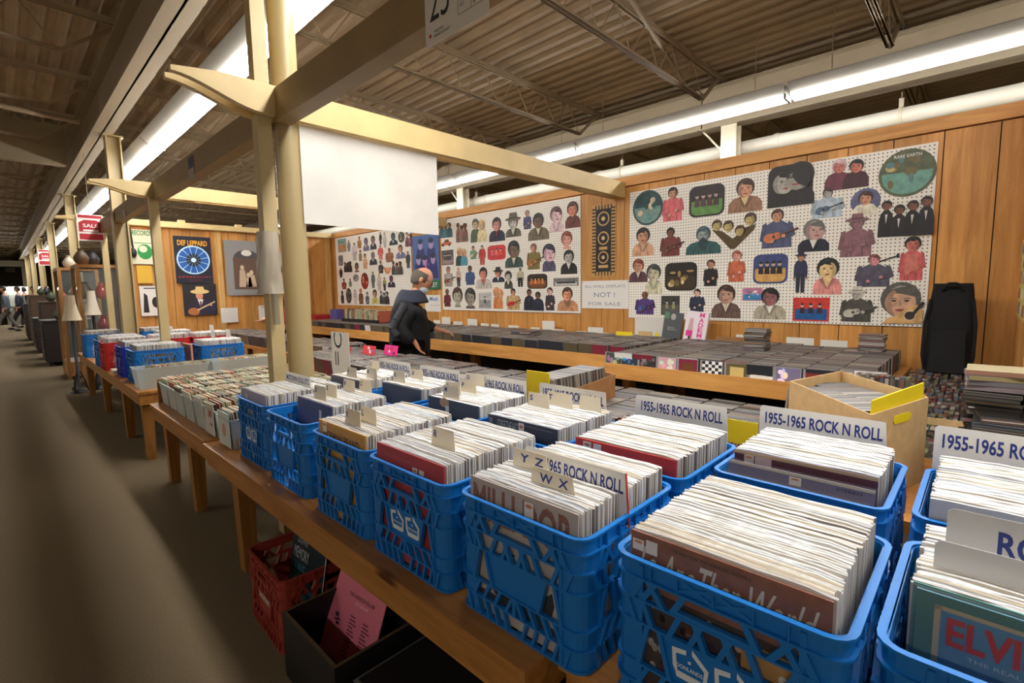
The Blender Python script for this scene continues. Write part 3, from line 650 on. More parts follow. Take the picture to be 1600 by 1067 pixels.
t = divider(XF[6]+.07, YS[6]-.02, ZB+.24, .3, .15, 'ROCK N ROLL', 'large grey divider sheet reading rock n roll in the bottom right crate', tw=.8, th_=.04, al=.03, m=mat('sheet_grey', (204, 202, 200), .3))
t = divider(XF[6]+.0, YS[6]-.01, ZB+.2, .3, .16, '', 'plain grey sheet standing behind the light blue cover', m=MATS['sheet_grey'], tw=.8)
o = STUFF_LP.build('records'); tag(o, 'many more white-edged records filling the farther blue crates', 'record', 'records in the farther crates', 'stuff')

# ------------------------------------------------------------------ small records (singles) in white and clear bins
SC = [mat('single_%d' % i, c, .5) for i, c in enumerate(((214, 200, 160), (186, 200, 172), (226, 218, 196), (190, 160, 120), (140, 150, 130), (190, 100, 76), (110, 98, 80), (232, 226, 212), (158, 170, 146), (200, 188, 140), (64, 58, 52), (196, 186, 160)))]
def single_mesh(k):
    b = MB(); m = SC[k]; w, h = .178, .178; t = .003
    b.hexa([(-t/2, -w/2, 0), (t/2, -w/2, 0), (t/2, w/2, 0), (-t/2, w/2, 0), (-t/2, -w/2, h), (t/2, -w/2, h), (t/2, w/2, h-.003), (-t/2, w/2, h-.003)], m, mtop=SC[(k*5+2) % len(SC)])
    return b.mesh('single_record')
SV = [single_mesh(k) for k in range(12)]
STUFF_S = MB()
def stack_row(vs, stuff, x0, x1, y, z, pitch, lean, indiv, label, cat, group, name, seed, jy=.004, jz=.004, axis='X'):
    rr = random.Random(seed); x = x0; k = 0
    while x < x1:
        me = rr.choice(vs); l = lean+rr.uniform(-.03, .03)
        loc = T(x, y+rr.uniform(-jy, jy), z+rr.uniform(0, jz)) if axis == 'X' else T(y+rr.uniform(-jy, jy), x, z+rr.uniform(0, jz)) @ Matrix.Rotation(math.pi/2, 4, 'Z')
        mw = loc @ Matrix.Rotation(l, 4, 'Y')
        if k < indiv: tag(put(name, me, None, mw), label, cat, group)
        else: add_lp(stuff, me, mw)
        x += pitch*rr.uniform(.85, 1.25); k += 1
WB = mat('white_bin_plastic', (206, 214, 210), .35, alpha=.8)
def bin_(x0, x1, y0, y1, z0, h, m, label, name='plastic_bin', group='plastic bins of small records', rim=True, th=.003, fl=.012):
    b = MB()
    b.hexa([(x0+fl, y0+fl, z0), (x0+fl+th, y0+fl, z0), (x0+fl+th, y1-fl, z0), (x0+fl, y1-fl, z0), (x0, y0, z0+h), (x0+th, y0, z0+h), (x0+th, y1, z0+h), (x0, y1, z0+h)], m)
    b.hexa([(x1-fl-th, y0+fl, z0), (x1-fl, y0+fl, z0), (x1-fl, y1-fl, z0), (x1-fl-th, y1-fl, z0), (x1-th, y0, z0+h), (x1, y0, z0+h), (x1, y1, z0+h), (x1-th, y1, z0+h)], m)
    for s, ya, yb in ((1, y0, y0+fl), (-1, y1, y1-fl)):
        b.hexa([(x0+fl, yb, z0), (x1-fl, yb, z0), (x1-fl, yb+s*th, z0), (x0+fl, yb+s*th, z0), (x0, ya, z0+h), (x1, ya, z0+h), (x1, ya+s*th, z0+h), (x0, ya+s*th, z0+h)][::1] if s > 0 else
               [(x0+fl, yb+s*th, z0), (x1-fl, yb+s*th, z0), (x1-fl, yb, z0), (x0+fl, yb, z0), (x0, ya+s*th, z0+h), (x1, ya+s*th, z0+h), (x1, ya, z0+h), (x0, ya, z0+h)], m)
    b.box(x0+fl, y0+fl, z0, x1-fl, y1-fl, z0+th, m)
    if rim:
        for q in ((x0-.006, y0-.006, x1+.006, y0+.002), (x0-.006, y1-.002, x1+.006, y1+.006), (x0-.006, y0, x0+.002, y1), (x1-.002, y0, x1+.006, y1)): b.box(q[0], q[1], z0+h-.006, q[2], q[3], z0+h, m)
    return tag(b.build(name), label, 'bin', group)
SL = ['white bin nearest the farthest blue crate, a white sleeve with a red label in front', 'white bin with red lettering on the sleeve at its front', 'third white bin of small records along the table edge', 'fourth white bin of small records along the table edge', 'fifth white bin, at the corner beside the brown card strip']
for k in range(5):
    y = 2.715+.245*k+(.075 if k else .0); yc = y+.1 if k else 2.715; x0 = .74 if k else .73
    if k == 0: bin_(x0, .96, yc-.1, yc+.1, TT, .15, WB, SL[0]); stack_row(SV, STUFF_S, x0+.03, .95, yc, TT+.006, .0052, -.1, 40, 'small record sleeve in the white bin beside the farthest blue crate', 'record', 'small records in the nearest white bin', 'single_record', 60); continue
    yc = 2.985+.225*(k-1); bin_(x0, 1.62, yc-.1, yc+.1, TT, .15, WB, SL[k])
    stack_row(SV, STUFF_S, x0+.03, 1.6, yc, TT+.006, .0062, -.18, (95, 75, 50, 35)[k-1], ('small record sleeve in the bin with red lettering', 'small record sleeve in the third white bin', 'small record sleeve in the fourth white bin', 'small record sleeve in the fifth white bin')[k-1], 'record', 'small records, white bin row %s' % ('one', 'two', 'three', 'four')[k-1], 'single_record', 61+k, jy=.006, jz=.008)
for k in range(2): 
    yc = 3.885+.225*k; bin_(.745, 1.62, yc-.1, yc+.1, TT, .15, WB, ('white bin behind the fifth, farther along the same table', 'last white bin, touching the clear long bin')[k])
    stack_row(SV, STUFF_S, .785, 1.6, yc, TT+.006, .0065, -.18, 0, '', 'record', '', 'single_record', 71+k, jy=.006, jz=.008)
t = thing('single_record', 'white small-record sleeve with a faded red print facing the aisle', 'record', mw=face_aisle(.726, 2.7, TT+.01)); b = MB(); b.box(-.088, 0, -.002, .088, .17, 0, P((212, 220, 212))); b.build('sleeve', t)
b = MB(); b.prism(ell(.0, .08, .03, .035), 0, .0006, P((206, 160, 140))); b.build('red_print', t)
t = thing('single_record', 'small-record sleeve with bold red letters at the front of its bin', 'record', mw=face_aisle(.736, 2.985, TT+.01)); b = MB(); b.box(-.08, 0, -.002, .08, .165, 0, P((206, 204, 196))); b.build('sleeve', t)
text('DANNY', .08, .05, P((190, 40, 36)), t, T(.02, .12, .0), shear=.2); text('and the', .05, .02, P((190, 60, 50)), t, T(.03, .06, .0))
b = MB(); b.box(.735, 4.215, TT, .745, 4.22, TT+.17, KRAFT2); b.box(.735, 4.22, TT, 1.6, 4.226, TT+.165, KRAFT2); tag(b.build('card_strip'), 'brown cardboard strip standing behind the white bins', 'cardboard')
t = thing('letter_sign', 'white card with big black strokes standing behind the round column', 'sign', mw=face_aisle(1.66, 3.3, .7)); b = MB(); b.box(-.13, 0, -.003, .13, .34, 0, PAPER); b.build('card', t)
text('C', .11, .12, BLACKI, t, T(-.03, .28, 0) @ Matrix.Rotation(math.pi/2, 4, 'Z'), bold=.0); text('II', .05, .1, BLACKI, t, T(-.055, .15, 0), bold=0)
# clear long bins, crates and cards on the third table
def clear_bin(x0, x1, y0, y1, label, seed, n):
    bin_(x0, x1, y0, y1, TT+.01, .17, CLEAR, label, group='clear bins on the third table', fl=.02)
    stack_row(SV, STUFF_S, x0+.05, x1-.03, (y0+y1)/2, TT+.016, .0065, .3, 0, '', 'record', '', 'single_record', seed)
clear_bin(.71, 1.22, 4.82, 5.05, 'clear plastic bin of small records at the near end of the third table', 80, 0)
clear_bin(1.25, 1.86, 4.84, 5.07, 'second clear plastic bin, just right of the first', 81, 0)
TC = TT+.01
def lp_crate(x, y, mesh, label, seed, group='coloured crates on the third table', rz=0, div=None, nfill=True):
    crate(x, y, label, mesh, z=TC, rz=rz, group=group)
    if nfill: fill_lps(x-.16, x+.16, y, TC+.008, '', '', 0, seed=seed)
MB2 = STUFF_LP; STUFF_LP = MB()
lp_crate(.94, 5.35, CR, 'blue crate just behind the first clear bin', 20); lp_crate(1.44, 5.36, CR, 'blue crate behind the second clear bin', 21)
lp_crate(.93, 5.85, CRB, 'royal blue crate between the blue and red crates', 22); lp_crate(.88, 6.5, CRR, 'red crate at the aisle edge of the third table', 23); lp_crate(1.27, 6.55, CRR, 'red crate just inside the aisle-edge red one', 24)
lp_crate(1.66, 6.5, CRR, 'red crate right of the slim post', 25); lp_crate(.88, 6.9, CR, 'blue crate beyond the red crate at the aisle edge', 26); lp_crate(.88, 8.1, CR, 'farthest blue crate on the third table', 27)
lp_crate(1.45, 8.1, CR, 'blue crate beside the farthest one, by the partition', 28); lp_crate(1.45, 7.2, CR, 'blue crate behind the inner red crate', 29)
STUFF_LP.build('records').name = 'records'; o = bpy.data.objects.get('records.001'); tag(o, 'white-edged records filling the coloured crates before the poster partition', 'record', 'records in the coloured crates', 'stuff')
b = MB(); b.box(.72, 6.06, TC, .86, 6.27, TC+.03, P((206, 196, 176))); tag(b.build('paper_stack'), 'flat stack of sleeves lying in front of the red crate', 'papers')
b = MB(); b.box(1.18, 5.2, TC, 1.195, 5.5, TC+.3, P((206, 140, 110))); tag(b.build('record'), 'salmon-edged record standing between two blue crates', 'record')
for x, y, w_, h_, l in ((1.42, 5.4, .11, .09, 'small white card above the right blue crate'), (1.54, 5.36, .12, .09, 'second small white card right of the first, blue writing'), (1.3, 6.5, .1, .07, 'tiny white card right of the slim post'), (1.7, 6.5, .14, .08, 'white card before the cowboy poster')):
    b = MB(); b.box(x, y-w_/2, TC+.32, x+.002, y+w_/2, TC+.32+h_, PAPER); tag(b.build('price_card'), l, 'card', 'white cards on the third table')
for x, l, w_, h_ in ((2.62, 'white sheet propped against the partition beside the cowboy poster', .25, .24), (3.25, 'larger white sheet with red heading below the grey rug-like poster', .36, .26)):
    t = thing('propped_sheet', l, 'sheet', mw=face_cam_y(x, BY-.045, .86)); b = MB(); b.box(-w_/2, 0, -.003, w_/2, h_, 0, PAPER); b.build('sheet', t)
    if x > 3: text('RECORDS FOR SALE', .26, .02, P((150, 60, 60)), t, T(0, .23, 0))

# ------------------------------------------------------------------ things under the nearest table
o = put('milk_crate', CRS, None, T(.805, 1.945, 0) @ Matrix.Rotation(-.03, 4, 'Z')); tag(o, 'rust-red milk crate on the carpet under the nearest table', 'crate'); text('Sealtest', .12, .035, P((214, 196, 186)), o, face_aisle(-CD_/2-.002, 0, CH*.53), shear=.3)
t = thing('record', 'dark teal record with silver title leaning in the rust-red crate', 'record', mw=T(.735, 1.90, .05) @ Matrix.Rotation(-.02, 4, 'Z') @ Matrix(((0, 0, -1, 0), (-1, 0, 0, 0), (0, 1, 0, 0), (0, 0, 0, 1))) @ Matrix.Rotation(-.2, 4, 'X') @ Matrix.Rotation(.05, 4, 'Z'))
b = MB(); b.box(-.155, 0, -.004, .155, .31, 0, P((16, 34, 44)), mtop=None); b.build('jacket', t)
for k, (s, c) in enumerate((('DOWN', (206, 210, 210)), ('MEMORY', (206, 210, 210)), ('LANE', (60, 150, 170)))): text(s, .09+.05*(k == 1), .045, P(c), t, T(-.06, .27-.06*k, 0), bold=-.01)
b = MB(); b.prism(ell(-.02, .09, .09, .05), 0, .0005, P((36, 120, 138))); b.prism(rect(.152, 0, .1555, .31), 0, .001, PAPER); b.build('cover_picture', t)
def obox(name, x0, x1, y0, y1, h, m, mi, label, th=.012):
    b = MB()
    b.box(x0, y0, 0, x1, y1, th, m); b.box(x0, y0, th, x0+th, y1, h, m, mtop=mi); b.box(x1-th, y0, th, x1, y1, h, m, mtop=mi); b.box(x0+th, y0, th, x1-th, y0+th, h, m, mtop=mi); b.box(x0+th, y1-th, th, x1-th, y1, h, m, mtop=mi)
    return tag(b.build(name), label, 'box')
EDG = P((92, 78, 52))
obox('wooden_box', .585, .99, 1.30, 1.68, .235, BLKP, EDG, 'black open box on the carpet holding the pink record')
t = thing('record', 'pink record with dark printed titles tilted up in the black box', 'record', mw=T(.70, 1.505, .06) @ Matrix(((0, 0, -1, 0), (-1, 0, 0, 0), (0, 1, 0, 0), (0, 0, 0, 1))) @ Matrix.Rotation(-.42, 4, 'X') @ Matrix.Rotation(.08, 4, 'Z'))
b = MB(); b.box(-.155, 0, -.004, .155, .31, 0, P((226, 120, 138))); b.build('jacket', t)
text('THE HARRISON KELLAM', .16, .013, P((110, 40, 60)), t, T(.02, .215, 0)); text('IN THE AIR', .08, .008, P((240, 190, 196)), t, T(.03, .195, 0)); text('CAPITOL', .05, .008, P((90, 40, 60)), t, T(-.1, .27, 0)); text('STEREO', .03, .006, P((90, 40, 60)), t, T(.12, .28, 0))
b = MB()
for k in range(12):
    for u in (-.02, .06): b.prism(rect(u, .15-k*.011, u+.03+.008*((k*7) % 3), .155-k*.011), 0, .0005, P((130, 50, 70)))
for k in range(7): b.prism(ell(-.095+.01*math.cos(k*2), .12+.016*math.sin(k*1.7), .012, .003), 0, .0005, P((60, 30, 60)))
b.build('cover_print', t)
for dx in (.03, .045): b = MB(); b.hexa([(.79+dx, 1.33, .03), (.793+dx, 1.33, .03), (.793+dx, 1.62, .03), (.79+dx, 1.62, .03), (.92+dx, 1.33, .30), (.923+dx, 1.33, .30), (.923+dx, 1.62, .30), (.92+dx, 1.62, .30)], BLACKI, mtop=PAPER); tag(b.build('record'), 'dark record behind the pink one in the black box', 'record', 'dark records in the black box')
obox('storage_box', .62, 1.2, .78, 1.26, .2, BLKP, P((120, 116, 110)), 'black lidded box under the table at the bottom edge'); b = MB(); b.box(.632, .792, .188, 1.188, 1.248, .205, BLKP); tag(b.build('box_lid'), 'black lid lying on the lower black box', 'lid')

# ------------------------------------------------------------------ compact discs
CC = [mat('disc_%d' % i, [k*.86 for k in c], .45) for i, c in enumerate(((118, 112, 104), (140, 134, 126), (92, 88, 84), (160, 152, 142), (104, 92, 84), (126, 120, 118), (70, 66, 66), (178, 166, 150), (132, 104, 88), (112, 118, 128)))]
CF = [P(c) for c in ((206, 200, 196), (40, 44, 52), (130, 40, 60), (196, 160, 120), (60, 110, 160), (232, 230, 226), (90, 80, 60), (200, 120, 150))]
def cd_mesh(k):
    b = MB(); t = .0102; w, h = .142, .125; m = CC[k]
    vs = [(-t/2, -w/2, 0), (t/2, -w/2, 0), (t/2, w/2, 0), (-t/2, w/2, 0), (-t/2, -w/2, h), (t/2, -w/2, h), (t/2, w/2, h), (-t/2, w/2, h)]
    b.hexa(vs, m, mtop=CC[(k*3+1) % 10], mx=CF[(1, 6, 1, 0, 6, 1, 1, 5, 6, 2)[k]]); return b.mesh('compact_disc')
DV = [cd_mesh(k) for k in range(10)]
STUFF_C = MB(); NC = [0]
def disc_rows(x0, x1, y0, y1, z, seed, indiv_rows=(), pitch=.0112, lean=-.12, gapn=0.0, label='', group='', per=22):
    y = y0+.078; k = 0; rr = random.Random(seed)
    while y < y1-.06:
        a = x0+rr.uniform(0, .03); e = x1-rr.uniform(0, .06)
        ind = per if k in indiv_rows else 0
        stack_row(DV, STUFF_C, a, e, y, z+rr.uniform(0, .006), pitch, lean, ind, label, 'compact disc', group, 'compact_disc', seed*97+k, jy=.002, jz=.003)
        y += .152; k += 1
def counter(name, label, x0, x1, y0, y1, z, fr, depth=.1, m=ORANGE_H):
    t = thing(name, label, 'counter'); b = MB(); b.box(x0+.02, y0, z-.02, x1, y1, z, m); b.build('shelf', t)
    b = MB(); b.box(x0, y0, z-depth*.55, x0+.02, y1, z+depth*.45, m); b.build('front_board', t)
    y = y0+.1
    while y < y1: b = MB(); b.box(x0+.2, y-.04, 0, x0+.28, y+.04, z-.02, LEGW); b.build('leg', t); b = MB(); b.box(x1-.2, y-.04, 0, x1-.12, y+.04, z-.02, LEGW); b.build('leg', t); y += 1.9
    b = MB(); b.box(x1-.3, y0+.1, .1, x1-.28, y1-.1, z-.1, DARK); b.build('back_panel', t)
    return t
ZC = .735
counter('disc_counter', 'pine wall counter of compact discs under the right-hand pegboard', 3.03, WX-.02, .36, 1.98, ZC, 0, .105)
counter('disc_counter', 'pine wall counter of compact discs under the middle pegboard', 3.33, WX-.02, 2.0, 5.0, ZC, 0, .12)
counter('disc_counter', 'pine wall counter of compact discs at the far left behind the man', 3.5, WX-.02, 5.02, BY-.08, ZC, 0, .12)
disc_rows(3.07, 4.36, .4, 1.98, ZC, 1, (0, 1, 2, 3, 4, 5, 6, 7, 8, 9), label='compact disc in the rows filling the wall counter below the right pegboard', group='compact discs on the right wall counter', per=13)
disc_rows(3.37, 4.36, 2.02, 4.98, ZC, 2); disc_rows(3.54, 4.36, 5.04, 8.9, ZC, 3)
t = thing('disc_table', 'long low table of grey compact disc rows in the middle of the booth', 'table')
b = MB(); b.box(1.72, -.22, .62, 2.42, 2.6, .655, TABLEW); b.build('tabletop', t)
for x in (1.8, 2.3):
    for y in (-.1, 1.3, 2.4): b = MB(); b.box(x-.03, y-.03, 0, x+.03, y+.03, .62, LEGW); b.build('leg', t)
disc_rows(1.74, 2.38, .62, 2.6, .655, 4, (0, 1, 2, 3, 4, 5), label='compact disc in the rows of the middle table, ahead of the kraft box', group='compact discs on the middle table', per=20)
t = thing('disc_table', 'farther middle table of compact disc rows running past the round column', 'table')
b = MB(); b.box(1.78, 2.64, .62, 2.48, 4.6, .655, TABLEW); b.build('tabletop', t)
for x, y in ((1.86, 2.8), (2.4, 2.8), (1.86, 4.4), (2.4, 4.4)): b = MB(); b.box(x-.03, y-.03, 0, x+.03, y+.03, .62, LEGW); b.build('leg', t)
t = thing('disc_table', 'farthest disc table, in front of the red-sleeved person', 'table')
b = MB(); b.box(2.2, 4.62, .62, 2.74, 8.4, .655, TABLEW); b.build('tabletop', t)
for x, y in ((2.3, 4.9), (2.65, 4.9), (2.3, 8.2), (2.65, 8.2)): b = MB(); b.box(x-.03, y-.03, 0, x+.03, y+.03, .62, LEGW); b.build('leg', t)
disc_rows(1.80, 2.46, 2.66, 4.6, .655, 5); disc_rows(2.22, 2.70, 4.66, 8.4, .655, 6)
# front-facing discs along the right counter's edge
fcs = [(1.93, (60, 70, 60), (150, 150, 140)), (1.80, (40, 52, 70), (70, 120, 180)), (1.66, (44, 40, 44), (100, 96, 100)), (1.52, (206, 160, 170), (232, 200, 206)), (1.375, (130, 30, 60), (110, 60, 30)), (1.22, (236, 236, 232), (40, 40, 44)), (1.07, (96, 86, 50), (206, 180, 110)), (.93, (222, 218, 210), (200, 200, 196)), (.79, (120, 110, 140), (230, 226, 230)), (.64, (120, 40, 30), (214, 90, 50)), (.49, (60, 150, 200), (210, 220, 230))]
nm = ['olive and grey', 'dark cover with a blue patch', 'charcoal', 'pale pink', 'crimson with a brown border', 'black and white checkered', 'gold figures on dark', 'plain white text', 'violet and white', 'red and orange figures', 'sky-blue']
for k, (y, c, c2) in enumerate(fcs):
    t = thing('compact_disc', '%s compact disc facing out over the pine front board' % nm[k], 'compact disc', mw=face_aisle(3.055, y, ZC+.001) @ Matrix.Rotation(-.06, 4, 'X'))
    b = MB(); b.box(-.071, 0, -.008, .071, .125, 0, mat('jewel_case', (150, 148, 146), .2)); b.build('case', t)
    b = MB(); b.prism(rect(-.058, .004, .066, .121), 0, .0006, P(c)); rr = random.Random(k)
    if k == 5:
        for i in range(6):
            for j in range(6):
                if (i+j) % 2: b.prism(rect(-.058+i*.0206, .004+j*.0195, -.038+i*.0206, .0235+j*.0195), .0006, .001, P((30, 30, 32)))
    elif k == 10:
        for i in range(5): b.prism(rect(-.05+i*.023, .07, -.037+i*.023, .1), .0006, .001, P(c2)); b.prism(rect(-.05+i*.023, .03, -.03+i*.023, .045), .0006, .001, P(c2))
    elif k in (4, 6): b.prism(rect(-.035, .03, .045, .1), .0006, .001, P(c2))
    elif k == 7:
        for i in range(8): b.prism(rect(-.045, .02+i*.011, .03+.02*(i % 2), .022+i*.011), .0006, .001, P(c2))
    else:
        for i in range(6): b.prism(ell(rr.uniform(-.04, .05), rr.uniform(.03, .1), rr.uniform(.008, .02), rr.uniform(.01, .025)), .0006+i*.0002, .001+i*.0002, P([min(255, max(0, q+rr.uniform(-40, 40))) for q in c2]))
    b.build('booklet', t)
t = thing('compact_disc', 'white compact disc with a pink face at the end of the front board', 'compact disc', mw=face_aisle(2.99, .40, ZC+.03)); b = MB(); b.box(-.071, 0, -.008, .071, .125, 0, MATS['jewel_case']); b.build('case', t)
b = MB(); b.prism(rect(-.064, .004, .066, .121), 0, .0006, P((226, 214, 210))); b.prism(ell(.03, .06, .026, .02), .0006, .001, P((226, 140, 120))); b.prism(rect(.02, .1, .05, .108), .0006, .001, BLACKI); b.build('booklet', t)
# stacks of discs lying flat
def flat_stack(x, y, z, n, label, group, seed, w=.142, d=.125, h=.0104, cols=None, jit=.006, name='compact_disc', cat='compact disc'):
    rr = random.Random(seed); k = 0
    if True:
        for i in range(n):
            c = rr.choice(cols or CC); b = MB(); b.box(-d/2, -w/2, 0, d/2, w/2, h*.93, c, mx=rr.choice(CC)); b.box(-d/2-.0005, -w/2+.004, h*.4, -d/2, w/2-.004, h*.6, rr.choice(CF))
            o = b.build(name, None, T(x+rr.uniform(-jit, jit), y+rr.uniform(-jit, jit), z+i*h) @ Matrix.Rotation(rr.uniform(-.12, .12), 4, 'Z')); tag(o, label, cat, group)
flat_stack(3.75, 1.17, ZC+.128, 15, 'compact disc in the crooked pile near the middle of the right counter', 'crooked disc pile', 1)
flat_stack(4.15, .55, ZC+.08, 16, 'compact disc in the neat tower right under the cowboy cut-out', 'neat disc tower', 2, jit=.002)
flat_stack(3.7, 3.3, ZC+.128, 4, 'loose compact disc lying on the rows under the middle pegboard', 'loose discs on the rows', 3, jit=.03)
flat_stack(3.75, 3.5, ZC+.128, 3, 'loose compact disc lying on the rows under the middle pegboard', 'loose discs on the rows', 4, jit=.03)
CDK = [mat('tape_%d' % i, c, .3) for i, c in enumerate(((60, 56, 54), (104, 96, 90), (130, 122, 114), (120, 84, 66), (84, 90, 104), (160, 154, 146), (50, 46, 48), (110, 60, 52), (90, 84, 78), (110, 112, 80)))]
def tape_mesh(k):
    b = MB(); b.box(-.0345, -.0082, 0, .0345, .0082, .109, CDK[k], mtop=CDK[(k*3+2) % 10]); b.box(-.035, -.007, .01, -.0345, .007, .1, CDK[(k*7+5) % 10]); return b.mesh('cassette')
TV = [tape_mesh(k) for k in range(10)]; STUFF_T = MB()
t = thing('cassette_counter', 'dark sloping shelf of cassette rows at the right end', 'counter')
b = MB(); b.hexa([(2.42, -.1, .5), (4.2, -.1, .64), (4.2, .34, .64), (2.42, .34, .5), (2.42, -.1, .52), (4.2, -.1, .66), (4.2, .34, .66), (2.42, .34, .52)], DARK); b.build('shelf', t)
for x, z in ((2.5, .5), (4.1, .62)):
    for y in (-.05, .3): b = MB(); b.box(x-.03, y-.03, 0, x+.03, y+.03, z, LEGW); b.build('leg', t)
rr = random.Random(11); nt = 0
for r_ in range(22):
    x = 2.47+r_*.078; z = .525+(x-2.42)*.0787; y = -.085
    while y < .335:
        if rr.random() > .05:
            mw = T(x, y, z+rr.uniform(0, .006)) @ Matrix.Rotation(rr.uniform(-.1, .04), 4, 'X'); me = rr.choice(TV)
            if nt < 290: tag(put('cassette', me, None, mw), ('cassette standing in the nearest cassette rows' if r_ < 6 else 'cassette in the middle cassette rows' if r_ < 12 else 'cassette in the cassette rows near the black bag'), 'cassette', ('nearest cassette rows', 'middle cassette rows', 'farther cassette rows')[min(2, r_//6)])
            else: add_lp(STUFF_T, me, mw)
            nt += 1
        y += .0192
if STUFF_T.v: tag(STUFF_T.build('cassettes'), 'cassettes filling the farther rows of the right-end counter', 'cassette', None, 'stuff')
t = thing('wooden_tray', 'small pine tray standing on the cassette rows', 'tray', (2.95, .13, .66)); b = MB(); b.box(-.03, -.12, 0, .05, .12, .01, KRAFT); b.box(-.04, -.12, 0, -.03, .12, .05, KRAFT); b.box(-.03, .1, .01, .05, .12, .05, KRAFT); b.build('tray', t)
# open cartons of discs
def carton(name, corners, z0, z1, m, label, slope=None, th=.005):
    """corners (x, y) anticlockwise; open on top"""
    t = thing(name, label, 'box'); b = MB(); n = len(corners); cx = sum(c[0] for c in corners)/n; cy = sum(c[1] for c in corners)/n
    inn = [(c[0]+(cx-c[0])*.03, c[1]+(cy-c[1])*.03) for c in corners]; zz = slope or [z1]*n
    for i in range(n):
        j = (i+1) % n
        b.hexa([(*corners[i], z0), (*corners[j], z0), (*inn[j], z0), (*inn[i], z0), (*corners[i], zz[i]), (*corners[j], zz[j]), (*inn[j], zz[j]), (*inn[i], zz[i])], m)
    b.add([(*c, z0+.003) for c in corners], [tuple(range(n))], m); b.build('walls', t); return t
t = carton('disc_carton', [(1.77, .225), (2.115, .12), (2.44, .425), (2.09, .53)], .656, .95, KRAFT, 'big kraft carton of discs with a yellow card, by the right-hand divider boards', slope=[.935, .945, .96, .955])
b = MB(); b.hexa([(1.785, .228, .8), (2.1, .133, .8), (2.103, .137, .8), (1.788, .232, .8), (1.785, .228, .975), (2.1, .133, .995), (2.103, .137, .995), (1.788, .232, .975)], YEL); b.build('yellow_card', t)
b = MB(); b.prism(rrect(-.055, -.014, .055, .014, .012), 0, .0015, YEL); b.build('hand_hole', t, T(1.945, .1705, .90) @ Matrix.Rotation(math.atan2(-.105, .345), 4, 'Z') @ Matrix.Rotation(math.pi/2, 4, 'X'))
ax = Vector((.32, .305, 0)).normalized(); px_ = Vector((.345, -.105, 0)).normalized(); rr = random.Random(21)
for row in range(2):
    for k in range(30):
        p = Vector((1.8, .24, .80)) + px_*(.085+row*.155) + ax*(.045+k*.0128); me = DV[rr.randrange(10)]
        o = put('compact_disc', me, None, T(*p) @ Matrix.Rotation(math.atan2(ax.y, ax.x), 4, 'Z') @ Matrix.Rotation(-.15, 4, 'Y')); tag(o, 'compact disc filed in the big kraft carton', 'compact disc', 'discs in the big kraft carton')
t = carton('disc_carton', [(2.62, .17), (2.72, .16), (2.86, .47), (2.76, .52)], .78, .87, KRAFT2, 'worn brown carton in front of the cassette rows', slope=[.86, .85, .87, .875])
b = MB(); b.box(2.63, .2, .66, 2.85, .45, .78, DARK); b.build('base_block', t)
rr = random.Random(5)
for k in range(11): tag(put('cassette', rr.choice(TV), None, T(2.83, .235+k*.0185, .79)), 'cassette standing in the worn brown carton', 'cassette', 'cassettes in the worn brown carton')
t = carton('disc_carton', [(1.60, 1.26), (2.08, 1.30), (2.06, 1.52), (1.62, 1.47)], .785, .85, KRAFT2, 'low kraft carton of discs with a yellow card on the middle table', slope=[.885, .9, .925, .88])
b = MB(); b.box(1.605, 1.33, .79, 1.61, 1.46, .965, YEL); b.build('yellow_card', t)
rr = random.Random(8)
for k in range(34): tag(put('compact_disc', DV[rr.randrange(10)], None, T(1.64+k*.0122, 1.385+k*.0005, .812) @ Matrix.Rotation(-.14, 4, 'Y')), 'compact disc filed in the low kraft carton', 'compact disc', 'discs in the low kraft carton')
b = MB(); b.box(1.70, .52, .79, 1.703, .67, .87, YEL); tag(b.build('price_card'), 'yellow card with a white label between the divider boards', 'card')
# black bag leaning on the wall
t = thing('equipment_bag', 'tall black padded bag leaning on the wall right of the pegboard', 'bag', (4.15, .16, .72), 0)
b = MB(); prof = []
for j in range(15):
    q = j/14; z = q*.60; hw = .115*(1-.18*q**4) ; dp = .075*(1-.35*max(0, q-.75)/.25) ; lx = .10*q
    prof.append([(lx+p[0], p[1], z) for p in rrect(-dp, -hw, dp, hw, .035, 4)])
n = len(prof[0]); vs = [v for L_ in prof for v in L_]
b.add(vs, [(j*n+i, j*n+(i+1) % n, (j+1)*n+(i+1) % n, (j+1)*n+i) for j in range(14) for i in range(n)] + [tuple(range(14*n, 15*n)), tuple(range(n))[::-1]], BLK, True); b.build('body', t)
b = MB(); b.hexa([(-.12, -.085, .05), (-.07, -.09, .05), (-.07, .09, .05), (-.12, .085, .05), (-.065, -.08, .3), (-.02, -.08, .3), (-.02, .08, .3), (-.065, .08, .3)], BLK); b.build('front_pocket', t)
b = MB(); b.tube([(.03, .05, .55), (0.0, .02, .6), (.0, -.02, .6), (.03, -.05, .55)], .008, BLK); b.build('handle', t)
for s in (-1, 1): b = MB(); b.tube([(.02, s*.1, .5), (-.03, s*.12, .35), (-.07, s*.12, .15), (-.04, s*.1, .02)], .009, BLK); b.build('strap', t)
